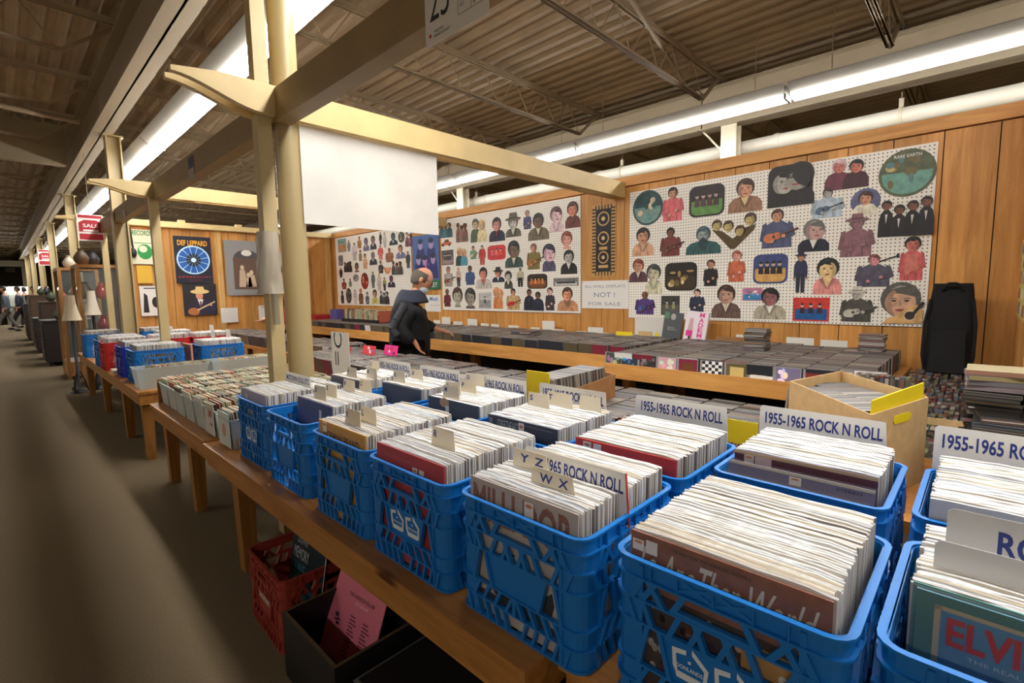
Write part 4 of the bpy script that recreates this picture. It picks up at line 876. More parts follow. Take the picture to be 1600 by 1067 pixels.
# tall piles of black cases at the right edge
BK = [mat('case_%d' % i, c, .22) for i, c in enumerate(((20, 18, 18), (28, 26, 25), (16, 15, 16), (42, 38, 36), (24, 22, 20)))]; TP = [P(c) for c in ((150, 110, 90), (130, 116, 120), (110, 104, 110), (150, 136, 96))]
for (x, y, n_, s_) in ((1.88, -.085, 11, 1), (2.05, -.06, 19, 2), (2.24, -.035, 22, 3), (2.22, -.19, 26, 4)):
    flat_stack(x, y, .656, n_, 'black disc case in the tall leaning piles at the right edge', 'black case piles', 40+s_, w=.135, d=.19, h=.0145, cols=BK, jit=.008, name='disc_case', cat='disc case')
for k in range(4):
    b = MB(); b.box(-.085, -.08, 0, .085, .08, .015, TP[k % 4], mx=TP[(k+1) % 4]); o = b.build('disc_case', None, T(2.24, -.045, .977+k*.0165) @ Matrix.Rotation(.05*(k % 3), 4, 'Z')); tag(o, 'coloured flat case on top of the black piles at the right edge', 'disc case', 'coloured cases on the piles')
# small cards and tall boxes on the wall counters
cards = [(5.716, .858, .15, .047), (5.502, .838, .187, .118), (5.244, .848, .192, .053), (4.945, .842, .193, .103), (4.701, .835, .147, .059), (4.51, .843, .141, .049), (4.183, .817, .175, .071), (3.827, .818, .141, .061), (3.626, .813, .182, .148), (3.466, .814, .138, .058), (3.153, .802, .136, .063), (2.979, .804, .195, .11), (2.807, .801, .148, .06), (2.527, .804, .086, .058), (1.438, .863, .196, .049), (1.048, .809, .194, .102), (.819, .762, .175, .142)]
cl = ['just right of the man\'s elbow', 'squarish, second right of the man', 'low and wide, below the wall calendar', 'square with a black clip', 'low, left of the wide middle strip', 'low, right of its twin under the middle pegboard', 'wide, under the guitar cut-outs', 'small, left of the tallest card', 'tallest, under the tan-shirted cut-out', 'low, touching the tallest card', 'left of the card under the notice', 'taller, right under the notice', 'low, right of the card under the notice', 'small, below the right pegboard corner', 'tucked behind the crooked disc pile', 'upright cream, under the grey-suited cut-out', 'upright with a pencil line, near the neat tower']
for (y, z, w_, h_), l in zip(cards, cl):
    t = thing('price_card', 'white price card on the wall counter, %s' % l, 'card', mw=face_aisle(4.37, y, min(z, ZC+.10))); b = MB(); b.box(-w_/2, 0, -.002, w_/2, h_+max(0, z-ZC-.10), 0, P((226, 222, 210))); b.build('card', t)
b = MB(); b.box(4.2, 2.44, ZC+.09, 4.203, 2.62, ZC+.165, YEL); tag(b.build('price_card'), 'yellow price card on the counter below the right pegboard corner', 'card')
b = MB(); b.box(4.3, 1.3, ZC+.1, 4.31, 1.68, ZC+.16, KRAFT2); tag(b.build('price_card'), 'brown card behind the crooked disc pile', 'card')
b = MB(); b.box(4.28, 2.28, ZC+.1, 4.29, 2.42, ZC+.17, KRAFT); tag(b.build('price_card'), 'tan card beside the yellow price card', 'card')
t = thing('long_box', 'dark grey tall disc box with a small green corner', 'disc box', mw=face_aisle(4.28, 2.1, ZC+.04) @ Matrix.Rotation(-.12, 4, 'X') @ Matrix.Rotation(-.08, 4, 'Z')); b = MB(); b.box(-.09, 0, -.012, .09, .32, 0, P((78, 82, 84))); b.prism(rect(-.09, .26, -.04, .32), 0, .001, P((86, 130, 100))); b.prism(ell(0, .28, .025, .03), 0, .002, P((170, 166, 160))); b.build('box', t); text('SOUL\nSELECT', .09, .03, P((206, 206, 200)), t, T(0, .17, .0012), bold=-.01)
t = thing('long_box', 'white and pink tall disc box with vertical lettering', 'disc box', mw=face_aisle(4.25, 1.87, ZC+.05) @ Matrix.Rotation(-.12, 4, 'X') @ Matrix.Rotation(-.1, 4, 'Z')); b = MB(); b.box(-.1, 0, -.03, .1, .325, 0, P((236, 224, 230))); b.prism(rect(-.08, .1, -.02, .15), 0, .001, P((220, 50, 140))); b.prism([(-.06, .0), (-.045, .0), (-.03, .1), (-.055, .1)], 0, .001, P((60, 50, 60))); b.prism([(-.035, .0), (-.02, .0), (-.01, .1), (-.03, .1)], 0, .001, P((214, 170, 150))); b.prism([(-.07, .15), (-.02, .15), (-.03, .26), (-.06, .26)], 0, .001, P((206, 170, 170))); b.build('box', t)
for k, c in enumerate('MADEMAN'): text(c, .045, .04, P((226, 70, 150)), t, T(.045, .296-.045*k, .001), bold=.03, name='lettering')
b = MB(); b.prism(ell(0, 0, .02, .025), 0, .01, YEL, lambda u, v, n: (4.3+n, 2.24+u, ZC+.14+v)); tag(b.build('yellow_disc'), 'round yellow tag beside the dark grey tall box', 'tag')
# far end of the wall counter
b = MB(); b.box(3.75, 8.3, ZC+.09, 4.2, 8.85, ZC+.2, P((170, 40, 34))); tag(b.build('red_tray'), 'dark red tray at the far end of the wall counter', 'tray')
for k in range(6):
    b = MB(); b.box(4.0, 8.02+k*.04, ZC+.128, 4.14, 8.05+k*.04, ZC+.3, P(((90, 80, 150), (60, 90, 150), (120, 90, 140))[k % 3])); tag(b.build('video_case'), 'violet-blue case standing near the dark red tray', 'case', 'violet-blue cases by the red tray')
obx = thing('magazine_tray', 'black tray of standing magazines left of the man', 'tray', (3.95, 6.9, ZC+.128)); b = MB(); b.box(-.14, -.55, 0, .14, .55, .012, BLKP); b.box(-.15, -.56, 0, -.14, .56, .05, BLKP); b.build('tray', obx)
rr = random.Random(9)
for k in range(70):
    y = 6.4+k*.0145; h_ = rr.uniform(.15, .19); b = MB(); b.box(-.11, -.004, 0, .11, .004, h_, rr.choice(SC)); tag(b.build('magazine', None, T(3.95, y, ZC+.14) @ Matrix.Rotation(rr.uniform(-.2, .2), 4, 'X')), 'thin magazine standing in the black tray', 'magazine', 'magazines in the black tray')
# pink and red flyers by the man's hand
for x, y, c, l, w_, h_ in ((2.25, 3.6, (226, 40, 130), 'magenta flyer lying at the edge of the middle rows', .2, .085), (2.15, 3.78, (214, 60, 70), 'pink and white flyer beside the magenta one', .2, .08), (2.05, 3.97, (206, 50, 44), 'red card beside the pink flyer', .12, .07)):
    t = thing('flyer', l, 'flyer', mw=face_aisle(x, y, .79) @ Matrix.Rotation(-.25, 4, 'X')); b = MB(); b.box(-w_/2, 0, -.003, w_/2, h_, 0, P(c)); b.build('card', t)
    b = MB(); rr = random.Random(int(y*10))
    for k in range(5): b.prism(ell(rr.uniform(-w_*.35, w_*.35), rr.uniform(.02, h_-.02), .015, .012), 0, .0006+.0002*k, P(rr.choice(((240, 220, 230), (70, 20, 60), (150, 110, 190), (206, 30, 40)))))
    b.build('print', t)
tag(STUFF_S.build('single_records'), 'many small record sleeves filling the remaining bins', 'record', None, 'stuff')
tag(STUFF_C.build('compact_discs'), 'long grey rows of compact discs covering the counters and middle tables', 'compact disc', None, 'stuff')

# ------------------------------------------------------------------ cut-out pictures on the pegboards
PALE, TAN, BRN, PINK_, GRN_, BWS, ORG = (226, 186, 164), (206, 150, 118), (128, 84, 62), (214, 156, 150), (196, 190, 160), (190, 184, 174), (222, 150, 100)
BKH, DBR, RDH, BLD, GYH, WHH = (30, 24, 24), (66, 42, 32), (122, 56, 34), (206, 172, 110), (110, 108, 104), (214, 210, 204)
def PN(c): return mat('print_m_%02x%02x%02x' % tuple(min(255, int(k)) for k in c), c, .5, var=.11, scale=22)
def cutout(spec, y, z, w, h, label, group):
    kind, hair, skin, top = spec[:4]; acc = spec[4] if len(spec) > 4 else (232, 226, 214)
    b = MB(); lay = [0]
    def sh(pts, c):
        lay[0] += 1; n1 = .0016+.0004*lay[0]
        b.prism([((p[0]-.5)*w, p[1]*h) for p in pts], 0 if lay[0] < 3 else .0012, n1, PN(c), lambda u, v, n: (WX-.0135-n, y-u, z+v))
    ar = w/h
    def head(cu, cv, r, face=True, hat=None, prof=0, hairc=None, skinc=None, beard=None):
        hc = hairc or hair; sk = skinc or skin; rx = r/ar
        sh(ell(cu, cv+r*.18, rx*1.02, r*1.06, 16), hc)
        sh(ell(cu+prof*rx*.2, cv-r*.08, rx*.78, r*.92, 16), sk)
        if prof: sh([(cu+prof*rx*.85, cv+r*.15), (cu+prof*rx*1.15, cv-r*.2), (cu+prof*rx*.8, cv-r*.3)], sk)
        sh([(cu-rx*.9, cv-r*.1), (cu-rx*.72, cv+r*.1), (cu-rx*.75, cv+r*.28), (cu-rx*.3, cv+r*.55), (cu+rx*.35, cv+r*.42), (cu+rx*.75, cv+r*.3), (cu+rx*.74, cv+r*.08), (cu+rx*.9, cv-r*.08), (cu+rx*.96, cv+r*.5), (cu+rx*.7, cv+r*.98), (cu, cv+r*1.24), (cu-rx*.7, cv+r*.98), (cu-rx*.97, cv+r*.5)], hc); sh([(cu-rx*.5, cv+r*.75), (cu-rx*.1, cv+r*1.02), (cu+rx*.3, cv+r*.95), (cu-rx*.05, cv+r*.9)], [min(255, k*1.5+18) for k in hc])
        if r*h > .014:
            sd = -prof if prof else (1 if int(y*100) % 2 else -1)
            cr = [(cu+sd*rx*.78*math.cos(a), cv-r*.08+r*.92*math.sin(a)) for a in [math.radians(-80+20*i) for i in range(8)]]; cr += [(cu+sd*rx*.42*math.cos(a), cv-r*.08+r*.86*math.sin(a)) for a in [math.radians(60-20*i) for i in range(8)]]
            sh(cr, [k*.8 for k in sk])
        if face and r*h > .018:
            o = prof*rx*.3
            for s in (-1, 1): sh(ell(cu+o+s*rx*.32, cv+r*.06, rx*.13, r*.06, 8), (50, 34, 30)); sh(rect(cu+o+s*rx*.32-rx*.17, cv+r*.18, cu+o+s*rx*.32+rx*.17, cv+r*.23), hc)
            sh([(cu+o-rx*.02, cv+r*.05), (cu+o+rx*.1, cv-r*.25), (cu+o-rx*.08, cv-r*.26)], [k*.82 for k in sk])
            sh(ell(cu+o, cv-r*.52, rx*.24, r*.07, 10), (150, 66, 60) if sk != BWS else (90, 84, 80))
            if beard: sh(ell(cu+o, cv-r*.72, rx*.5, r*.25, 10), beard); sh(ell(cu+o, cv-r*.42, rx*.3, r*.06, 8), beard)
        if hat:
            sh(ell(cu, cv+r*.62, rx*1.65, r*.3, 16), hat); sh([(cu-rx*.85, cv+r*.65), (cu+rx*.85, cv+r*.65), (cu+rx*.7, cv+r*1.6), (cu-rx*.7, cv+r*1.6)], hat); sh(rect(cu-rx*.84, cv+r*.7, cu+rx*.84, cv+r*.88), [k*.5 for k in hat])
    def torso(v1, half=.5, c=top, cu=.5, v0=0):
        sh([(cu-half, v0), (cu+half, v0), (cu+half*.97, v1*.55+v0*.45), (cu+half*.72, v1*.86+v0*.14), (cu+half*.26, v1), (cu-half*.26, v1), (cu-half*.72, v1*.86+v0*.14), (cu-half*.97, v1*.55+v0*.45)], c)
        for q in (-.62, -.34, .4, .7): sh([(cu+half*q, v0+.01), (cu+half*q+half*.1, v0+.01), (cu+half*q*.72+half*.03, v0+(v1-v0)*.62)], [k*(.78 if q < .5 else 1.12) for k in c] if max(c) < 225 else [k*.86 for k in c])
    def guitar(cu, cv, r, c, ang=.5):
        ca, sa = math.cos(ang), math.sin(ang)
        def q(pts): return [(cu+(u*ca-v*sa)/ar*1.0, cv+(u*sa+v*ca)) for u, v in pts]
        sh(q(ell(-.02, 0, r, r*.82, 16)), c); sh(q(ell(r*1.05, 0, r*.68, r*.62, 14)), c); sh(q(ell(r*.55, 0, r*.25, r*.25, 10)), [k*.3 for k in c])
        sh(q(rect(r*1.2, -r*.09, r*4.0, r*.09)), [k*.55 for k in c]); sh(q(rect(r*3.9, -r*.16, r*4.5, r*.16)), [k*.45 for k in c])
    def hand(cu, cv, r):
        sh(ell(cu, cv, r/ar, r*.8, 9), skin)
        for k in range(3): sh(ell(cu+(k-1)*r*.6/ar, cv-r*.7, r*.22/ar, r*.5, 6), skin)
    if kind in ('bust', 'face', 'profile', 'hat'):
        R0 = {'bust': .26, 'face': .38, 'profile': .29, 'hat': .26}[kind]; cv = 1-R0*1.25-(.12 if kind == 'hat' else 0)
        if kind != 'face': torso(cv-R0*.78, .5)
        else: torso(.16, .32)
        sh([(.5-.11/ar*h/h, cv-R0*1.15), (.5+.11/ar, cv-R0*1.15), (.5+.1/ar, cv), (.5-.1/ar, cv)], skin)
        if kind != 'face': sh([(.5-.12/ar, cv-R0*.8), (.5+.12/ar, cv-R0*.8), (.5, max(.04, cv-R0*1.9))], acc); sh([(.5-.12/ar, cv-R0*.8), (.5-.2/ar, cv-R0*1.0), (.46, max(.02, cv-R0*2.1)), (.5, max(.04, cv-R0*1.9))], [k*.8 for k in top]); sh([(.5+.12/ar, cv-R0*.8), (.5+.2/ar, cv-R0*1.0), (.54, max(.02, cv-R0*2.1)), (.5, max(.04, cv-R0*1.9))], [k*.8 for k in top])
        head(.5, cv, R0, prof=(1 if kind == 'profile' else 0), hat=top if kind == 'hat' and len(spec) < 6 else (spec[5] if kind == 'hat' else None), beard=spec[5] if kind == 'bust' and len(spec) > 5 else None)
        if kind == 'face' and acc == (214, 170, 110):
            sh([(.1, .0), (.98, .02), (1.0, .3), (.86, .46), (.6, .34), (.3, .12)], (214, 170, 110)); sh(ell(.72, .2, .13, .12, 16), (226, 206, 170)); sh(ell(.72, .2, .11, .1, 16), (60, 46, 44)); sh([(.76, .26), (.82, .22), (1.02, .5), (.96, .54)], (50, 40, 40))
    elif kind in ('half', 'guitar', 'horn', 'back'):
        R0 = .15; cv = 1-R0*1.25; torso(cv-R0*.75, .34); 
        sh([(.16, .62), (.26, .66), (.22, .3), (.42, .22), (.4, .1), (.1, .2)], [k*.9 for k in top]); sh([(.84, .62), (.74, .66), (.78, .38), (.6, .3), (.62, .2), (.92, .3)], [k*.9 for k in top])
        sh([(.44, cv-R0*1.05), (.56, cv-R0*1.05), (.55, cv), (.45, cv)], skin)
        if kind == 'back': sh([(.3, .2), (.7, .2), (.66, .6), (.34, .6)], skin)
        head(.5, cv, R0, prof=1 if kind == 'horn' else 0, hat=spec[5] if len(spec) > 5 else None)
        if kind == 'guitar': guitar(.36, .26, .15, acc, .3)
        if kind == 'horn': b_ = [(.6, .78), (.95, .93), (.96, .9), (.6, .75)]; sh(b_, (30, 28, 30)); sh(ell(.97, .92, .03, .07, 10), (30, 28, 30))
        hand(.4, .18, .05); hand(.66, .3, .05)
    elif kind == 'full':
        R0 = .085; cv = 1-R0*1.3; torso(cv-R0*.6, .42, top, .5, .45); sh([(.12, .5), (.3, .78), (.2, .38), (.08, .36)], top); sh([(.88, .5), (.7, .78), (.8, .38), (.92, .36)], top)
        sh([(.22, .48), (.5, .48), (.46, 0), (.26, 0)], acc); sh([(.5, .48), (.78, .48), (.76, 0), (.56, 0)], acc); sh(rect(.42, cv-R0*1.2, .58, cv), skin); head(.5, cv, R0, hat=spec[5] if len(spec) > 5 else None)
        hand(.12, .36, .025); hand(.9, .36, .025)
    elif kind == 'group':
        n = spec[5] if len(spec) > 5 else 3
        for i in range(n):
            cu = (i+.5)/n; dv = .14*((i*2) % 3)/2; R0 = min(.15, .42*ar/n); torso(.72-dv, .62/n, [k*(.8+.25*(i % 2)) for k in top], cu); 
            sh([(cu-.05/ar*.6, .6-dv), (cu+.05/ar*.6, .6-dv), (cu, .35-dv)], acc); head(cu, .72-dv+R0*.9, R0, hairc=[hair, DBR, hair, BLD][i % 4] if hair != BKH else BKH)
    elif kind == 'heads':
        sh([(.0, .62), (.24, .55), (.5, .3), (.78, .6), (1, .66), (.96, .5), (.55, .0), (.45, .0)], top)
        for cu, cv, R0 in ((.12, .72, .15), (.39, .66, .15), (.66, .5, .14), (.88, .8, .16)): head(cu, cv, R0)
    elif kind == 'couple':
        torso(.6, .3, top, .3); torso(.55, .28, acc, .7); head(.32, .76, .21, hairc=BLD if hair == BLD else hair); head(.7, .68, .2, hairc=spec[5] if len(spec) > 5 else DBR)
    elif kind in ('card', 'square', 'oval', 'round'):
        r = {'card': .2, 'square': .01, 'oval': .46, 'round': .499}[kind]
        pts = rrect(0, 0, 1, 1, r) if kind in ('card', 'square') else ell(.5, .5, .5, .5, 26)
        sh(pts, hair); rr = random.Random(int(y*1000)); n = spec[5] if len(spec) > 5 else 0
        if n >= -1:
            i_ = [(.06+.88*p[0], .06+.88*p[1]) for p in pts]; lo = [p for p in i_ if p[1] < .5]+[(min(p[0] for p in i_), .52), (max(p[0] for p in i_), .52)]; lo.sort(key=lambda p: math.atan2(p[1]-.3, p[0]-.5)); sh(lo, skin)
        if n == -2:
            torso(.5, .3, (26, 24, 24), .3); torso(.45, .3, (34, 32, 30), .75); head(.33, .58, .27, prof=1, skinc=(176, 170, 160), hairc=(24, 22, 22)); head(.72, .66, .3, prof=-1, skinc=(150, 144, 134), hairc=(40, 36, 34)); n = 1
            sh([(.55, .7), (.6, .95), (.85, .98), (.97, .7), (.9, .4), (.7, .5)], (38, 34, 32))
        elif kind == 'round': torso(.42, .4); head(.5, .6, .24, hairc=DBR, skinc=TAN)
        elif n > 0 and spec[-1] != -2:
            for i in range(n):
                cu = .14+.72*(i+.5)/n; sh([(cu-.08, .33), (cu+.08, .33), (cu+.06, .58), (cu-.06, .58)], [k*(.7+.5*rr.random()) if k < 180 else k for k in top]); sh(ell(cu, .66, .05/ar+.01, .075, 10), acc); sh(ell(cu, .72, .055/ar+.01, .05, 10), (46, 34, 30))
        else:
            for i in range(9): sh(ell(rr.uniform(.2, .8), rr.uniform(.2, .8), rr.uniform(.04, .12), rr.uniform(.04, .12), 9), rr.choice((top, acc, [k*.6 for k in top])))
    elif kind == 'car':
        sh([(0, .25), (.1, .5), (.3, .6), (.42, .95), (.72, .95), (.82, .6), (1, .5), (1, .2), (.02, .1)], top); sh([(.36, .6), (.45, .85), (.68, .85), (.76, .6)], (60, 50, 50))
        for cu in (.22, .8): sh(ell(cu, .18, .09, .18, 12), (40, 34, 34))
    elif kind == 'disc':
        sh(ell(.5, 1, .5, 1, 14, math.pi, 2*math.pi), top); sh(ell(.5, .95, .35, .6, 12, math.pi, 2*math.pi), acc)
    o = b.build('picture_cutout'); tag(o, label, 'cutout', group); return o
RB = [(2.434, 1.928, .321, .335), (2.177, 1.943, .273, .311), (1.858, 1.949, .317, .274), (1.529, 1.949, .28, .281), (1.19, 1.954, .324, .325), (.808, 2.032, .286, .221), (.456, 1.926, .32, .325), (.925, 1.835, .283, .221), (.685, 1.831, .182, .188), (.446, 1.658, .294, .265), (2.479, 1.635, .237, .28), (2.192, 1.618, .27, .268), (1.879, 1.617, .321, .25), (1.619, 1.645, .371, .294), (1.271, 1.631, .326, .314), (1.006, 1.584, .219, .251), (.728, 1.528, .285, .3), (.396, 1.345, .186, .306), (2.528, 1.378, .206, .234), (2.36, 1.263, .184, .292), (2.085, 1.291, .313, .262), (1.804, 1.328, .167, .239), (1.582, 1.363, .193, .269), (1.311, 1.341, .265, .242), (1.086, 1.265, .118, .314), (.899, 1.249, .191, .285), (.611, 1.304, .29, .237), (2.451, 1.06, .28, .228), (2.183, 1.06, .188, .183), (1.922, 1.096, .186, .211), (1.661, 1.044, .254, .298), (1.445, 1.198, .16, .109), (1.303, 1.044, .251, .266), (1.002, 1.038, .253, .187), (.703, 1.043, .271, .253), (.445, 1.038, .263, .3)]
RS = [(('oval', (50, 80, 84), (120, 150, 140), (90, 150, 150), (214, 200, 170)), 'teal oval group picture at the top left corner'), (('half', BKH, TAN, (216, 110, 116), (190, 90, 96)), 'singer in a pink jacket, one arm held out'),
 (('card', (46, 36, 42), (96, 140, 70), (90, 60, 64), (190, 160, 150), 4), 'rounded picture of four figures sitting in green grass'), (('bust', DBR, TAN, (150, 110, 84), (226, 200, 140)), 'smiling man in an open brown jacket and cream shirt'),
 (('card', (36, 32, 30), (44, 40, 38), (150, 144, 136), (110, 104, 98), -2), 'dark rounded black and white picture of two faces close together'), (('couple', (206, 170, 178), (206, 120, 100), (110, 50, 66), (70, 30, 40), BKH), 'long-haired blonde beside a man with a moustache'),
 (('oval', (88, 96, 70), (110, 160, 144), (190, 170, 110), (90, 130, 130)), 'big teal and gold oval with small white lettering'), (('guitar', DBR, (180, 176, 170), (176, 190, 200), (80, 104, 124)), 'man in a pale shirt holding a blue-grey guitar upward'),
 (('round', (92, 96, 130), (92, 96, 130), (220, 214, 190)), 'round blue portrait of a smiling man in a pale sweater'), (('group', BKH, BRN, (34, 30, 34), (220, 214, 206), 4), 'group of men in dark suits, one arm flung out'),
 (('bust', BKH, TAN, (214, 164, 130), (214, 164, 130)), 'dark-haired figure with bare shoulders'), (('guitar', BKH, BRN, (120, 60, 56), (110, 70, 50)), 'man in a dark red vest holding a brown instrument'), (('bust', (60, 84, 92), (150, 160, 156), (50, 90, 90), (40, 70, 74), (46, 60, 66)), 'teal-tinted bearded man looking down'),
 (('heads', DBR, (196, 176, 110), (84, 66, 30)), 'four mop-haired heads joined in a vee'), (('guitar', DBR, TAN, (78, 84, 116), (206, 120, 84)), 'man in a blue checked shirt with an orange guitar'), (('profile', GYH, (196, 160, 148), (30, 36, 54), (226, 222, 214)), 'grey-haired man in profile wearing a navy jacket'),
 (('half', (120, 90, 96), (150, 110, 112), (140, 98, 106), (110, 70, 80), (130, 92, 98)), 'mauve-tinted man in a hat with folded arms'), (('back', BKH, (206, 120, 104), (206, 96, 96)), 'short-haired woman seen from behind in a coral dress'), (('bust', RDH, TAN, (90, 58, 62), (206, 190, 170)), 'red-haired young man in a maroon jacket'),
 (('bust', (60, 60, 54), GRN_, (206, 200, 170), GRN_), 'greenish head of a man singing open-mouthed'), (('card', (34, 26, 20), (60, 44, 26), (170, 140, 80), (214, 196, 150)), 'dark rounded picture of brass machinery'), (('half', DBR, TAN, (30, 28, 30)), 'figure in sunglasses and a long black coat'),
 (('half', (150, 80, 60), (226, 170, 150), (196, 104, 70)), 'long-haired woman in an orange blouse'), (('card', (60, 70, 120), (206, 160, 90), (40, 34, 36), (190, 170, 150), 4), 'rounded dusk picture of four standing figures'), (('full', BKH, TAN, (46, 48, 76), (40, 44, 60), (40, 40, 56)), 'tall narrow figure in dark blue with a hat'),
 (('bust', (24, 30, 26), (230, 196, 140), (226, 148, 140), (230, 196, 140)), 'woman with a round black hairdo and pink top'), (('horn', (110, 60, 56), (206, 140, 140), (84, 80, 96)), 'man in a grey suit blowing a horn'), (('guitar', BRN, BRN, (84, 56, 116), (70, 90, 150)), 'man in a purple suit with a blue guitar'),
 (('square', (60, 58, 54), (90, 88, 82), (150, 148, 140), (200, 196, 186), 2), 'square black and white photo of figures'), (('half', BKH, PALE, (44, 52, 72), (206, 200, 190)), 'young man in a dark denim jacket'), (('bust', DBR, (190, 150, 130), (106, 82, 72), (220, 206, 180)), 'man in a brown suit looking left'),
 (('square', (196, 120, 150), (60, 130, 180), (90, 170, 210), (230, 230, 230)), 'small blue and pink ticket-like card'), (('bust', BKH, (150, 100, 100), (176, 168, 146), (226, 222, 210)), 'man in a light grey suit and dark tie'), (('square', (206, 60, 50), (30, 90, 150), (60, 40, 60), (214, 190, 180), 3), 'blue picture with red corners and three people'),
 (('guitar', (220, 214, 200), BWS, (80, 76, 70), (190, 184, 170), (206, 200, 186)), 'black and white cowboy with a guitar'), (('face', (90, 86, 80), (206, 160, 130), (214, 170, 110), (214, 170, 110)), 'large face of a man beside a blond guitar')]
MBD = [(5.557, 2.072, .27, .2), (5.212, 1.983, .227, .27), (4.872, 1.957, .323, .3), (4.53, 1.938, .289, .302), (4.243, 1.97, .26, .299), (4.009, 2.04, .164, .224), (3.837, 1.899, .325, .315), (3.571, 1.963, .203, .291), (3.338, 1.991, .209, .289), (5.558, 1.947, .24, .1), (5.535, 1.688, .26, .206), (5.226, 1.664, .255, .242), (4.987, 1.738, .166, .177), (4.812, 1.654, .16, .257), (4.544, 1.706, .326, .185), (4.24, 1.596, .305, .334), (3.915, 1.56, .283, .308), (3.68, 1.528, .2, .321), (3.422, 1.767, .17, .2), (3.393, 1.49, .232, .27), (5.524, 1.381, .26, .288), (5.303, 1.377, .123, .273), (5.062, 1.399, .248, .26), (4.798, 1.344, .309, .284), (4.519, 1.422, .221, .2), (4.339, 1.338, .145, .223), (4.135, 1.359, .149, .23), (3.864, 1.332, .311, .173), (3.437, 1.355, .353, .093), (5.565, 1.098, .2, .256), (5.336, 1.092, .194, .285), (5.068, 1.078, .289, .286), (4.776, 1.083, .247, .21), (4.527, 1.086, .176, .27), (4.262, 1.074, .309, .27), (3.922, 1.072, .286, .25), (3.668, 1.077, .183, .27), (3.414, 1.074, .289, .273)]
MS = [(('group', DBR, TAN, (50, 110, 124), (60, 90, 100), 3), 'three women in teal and black'), (('group', DBR, BRN, (150, 110, 100), (190, 90, 80), 3), 'small brown-toned group under red lettering'), (('couple', (80, 84, 60), (206, 180, 150), (80, 96, 76), (226, 206, 160), BLD), 'soldier-like man beside a blonde woman'), (('bust', BKH, (214, 140, 130), (36, 38, 62), (120, 40, 50)), 'dark-haired man in a navy coat with a red shirt'),
 (('hat', (80, 76, 66), BWS, (90, 86, 70), (206, 200, 180), (96, 90, 72)), 'sepia face with a big brimmed hat'), (('half', GYH, TAN, (64, 72, 110)), 'small figure in blue with raised hands'), (('bust', BKH, (110, 84, 60), (106, 96, 72), (222, 212, 180)), 'man in a khaki jacket and cream turtleneck'), (('profile', (84, 56, 60), (226, 190, 196), (226, 196, 200), (226, 196, 200)), 'pink profile with slick hair'),
 (('bust', DBR, (214, 130, 106), (110, 50, 42), (110, 50, 42)), 'man in a dark red roll-neck looking left'), (('car', BKH, TAN, (196, 96, 44)), 'orange open car'), (('square', (80, 76, 72), (150, 130, 124), (60, 56, 60), (200, 190, 180), 4), 'small square band photo'), (('couple', BLD, TAN, (40, 60, 60), (70, 150, 170), BLD), 'fair pair in black and turquoise'),
 (('guitar', DBR, TAN, (110, 150, 120), (206, 200, 160)), 'small figure in green'), (('full', BKH, PALE, (196, 60, 50), (196, 70, 60)), 'woman in a long red dress'), (('card', (206, 60, 60), (206, 60, 60), (226, 120, 110), (236, 190, 180), 3), 'fan-shaped red picture with three faces'), (('profile', (36, 40, 40), (120, 100, 84), (60, 80, 76), (200, 196, 176)), 'tall dark-toned portrait in a grey-green suit'),
 (('guitar', BRN, TAN, (130, 116, 60), (170, 110, 50)), 'man in olive with a guitar pointing right'), (('profile', (44, 40, 60), (226, 186, 196), (90, 84, 110), (90, 84, 110)), 'long dark-haired profile in slate'), (('face', RDH, (224, 160, 140), (224, 170, 150)), 'laughing red-brown haired face'), (('bust', BKH, BWS, (28, 26, 26), (230, 226, 220)), 'black-suited young man, black and white'),
 (('guitar', GYH, TAN, (170, 160, 150), (120, 80, 60)), 'seated man in grey with a small blue sign'), (('full', BLD, PALE, (200, 170, 150), (50, 46, 60)), 'slim figure in dark trousers'), (('half', BKH, BRN, (60, 84, 130), (140, 120, 150)), 'figure in blue behind a violet drum'), (('bust', BKH, (222, 140, 120), (196, 186, 176), (206, 60, 60)), 'quiffed man in a beige coat and red shirt'),
 (('hat', BKH, (216, 140, 120), (40, 44, 62), (226, 224, 220), (44, 40, 44)), 'smiling man in a small dark hat'), (('bust', BKH, BWS, (70, 70, 60), (206, 200, 180)), 'black and white man with a striped collar'), (('full', BKH, BWS, (190, 180, 150), (30, 28, 28)), 'bare-chested standing figure with folded arms'), (('card', (44, 30, 26), (120, 70, 30), (200, 130, 60), (226, 170, 90), 4), 'orange-lit rounded band picture'),
 (('square', (120, 116, 112), (190, 186, 180), (70, 66, 70), (196, 190, 184), 6), 'long thin black and white strip of people'), (('half', BRN, BRN, (110, 40, 46)), 'man in maroon raising one hand'), (('face', DBR, (176, 176, 150), (150, 150, 130)), 'greenish face with round glasses'), (('face', (50, 48, 44), (150, 144, 130), (90, 86, 80)), 'dark portrait in heavy glasses'),
 (('square', (190, 188, 184), (150, 148, 144), (70, 68, 66), (206, 204, 200), 1), 'pale square photo of a guitarist'), (('couple', ORG, (222, 170, 120), (206, 120, 70), (214, 140, 80), ORG), 'orange-toned pair, back to back'), (('guitar', BKH, TAN, (196, 160, 110), (196, 40, 40)), 'man with a bright red guitar pointing left'), (('group', BKH, BRN, (34, 40, 56), (60, 80, 120), 2), 'man in black standing by a dark blue car'),
 (('half', DBR, PALE, (60, 50, 60), (222, 214, 210)), 'woman in an open dark jacket'), (('bust', DBR, (226, 150, 110), (196, 140, 100), (120, 100, 90)), 'smiling man in a tan patterned shirt')]
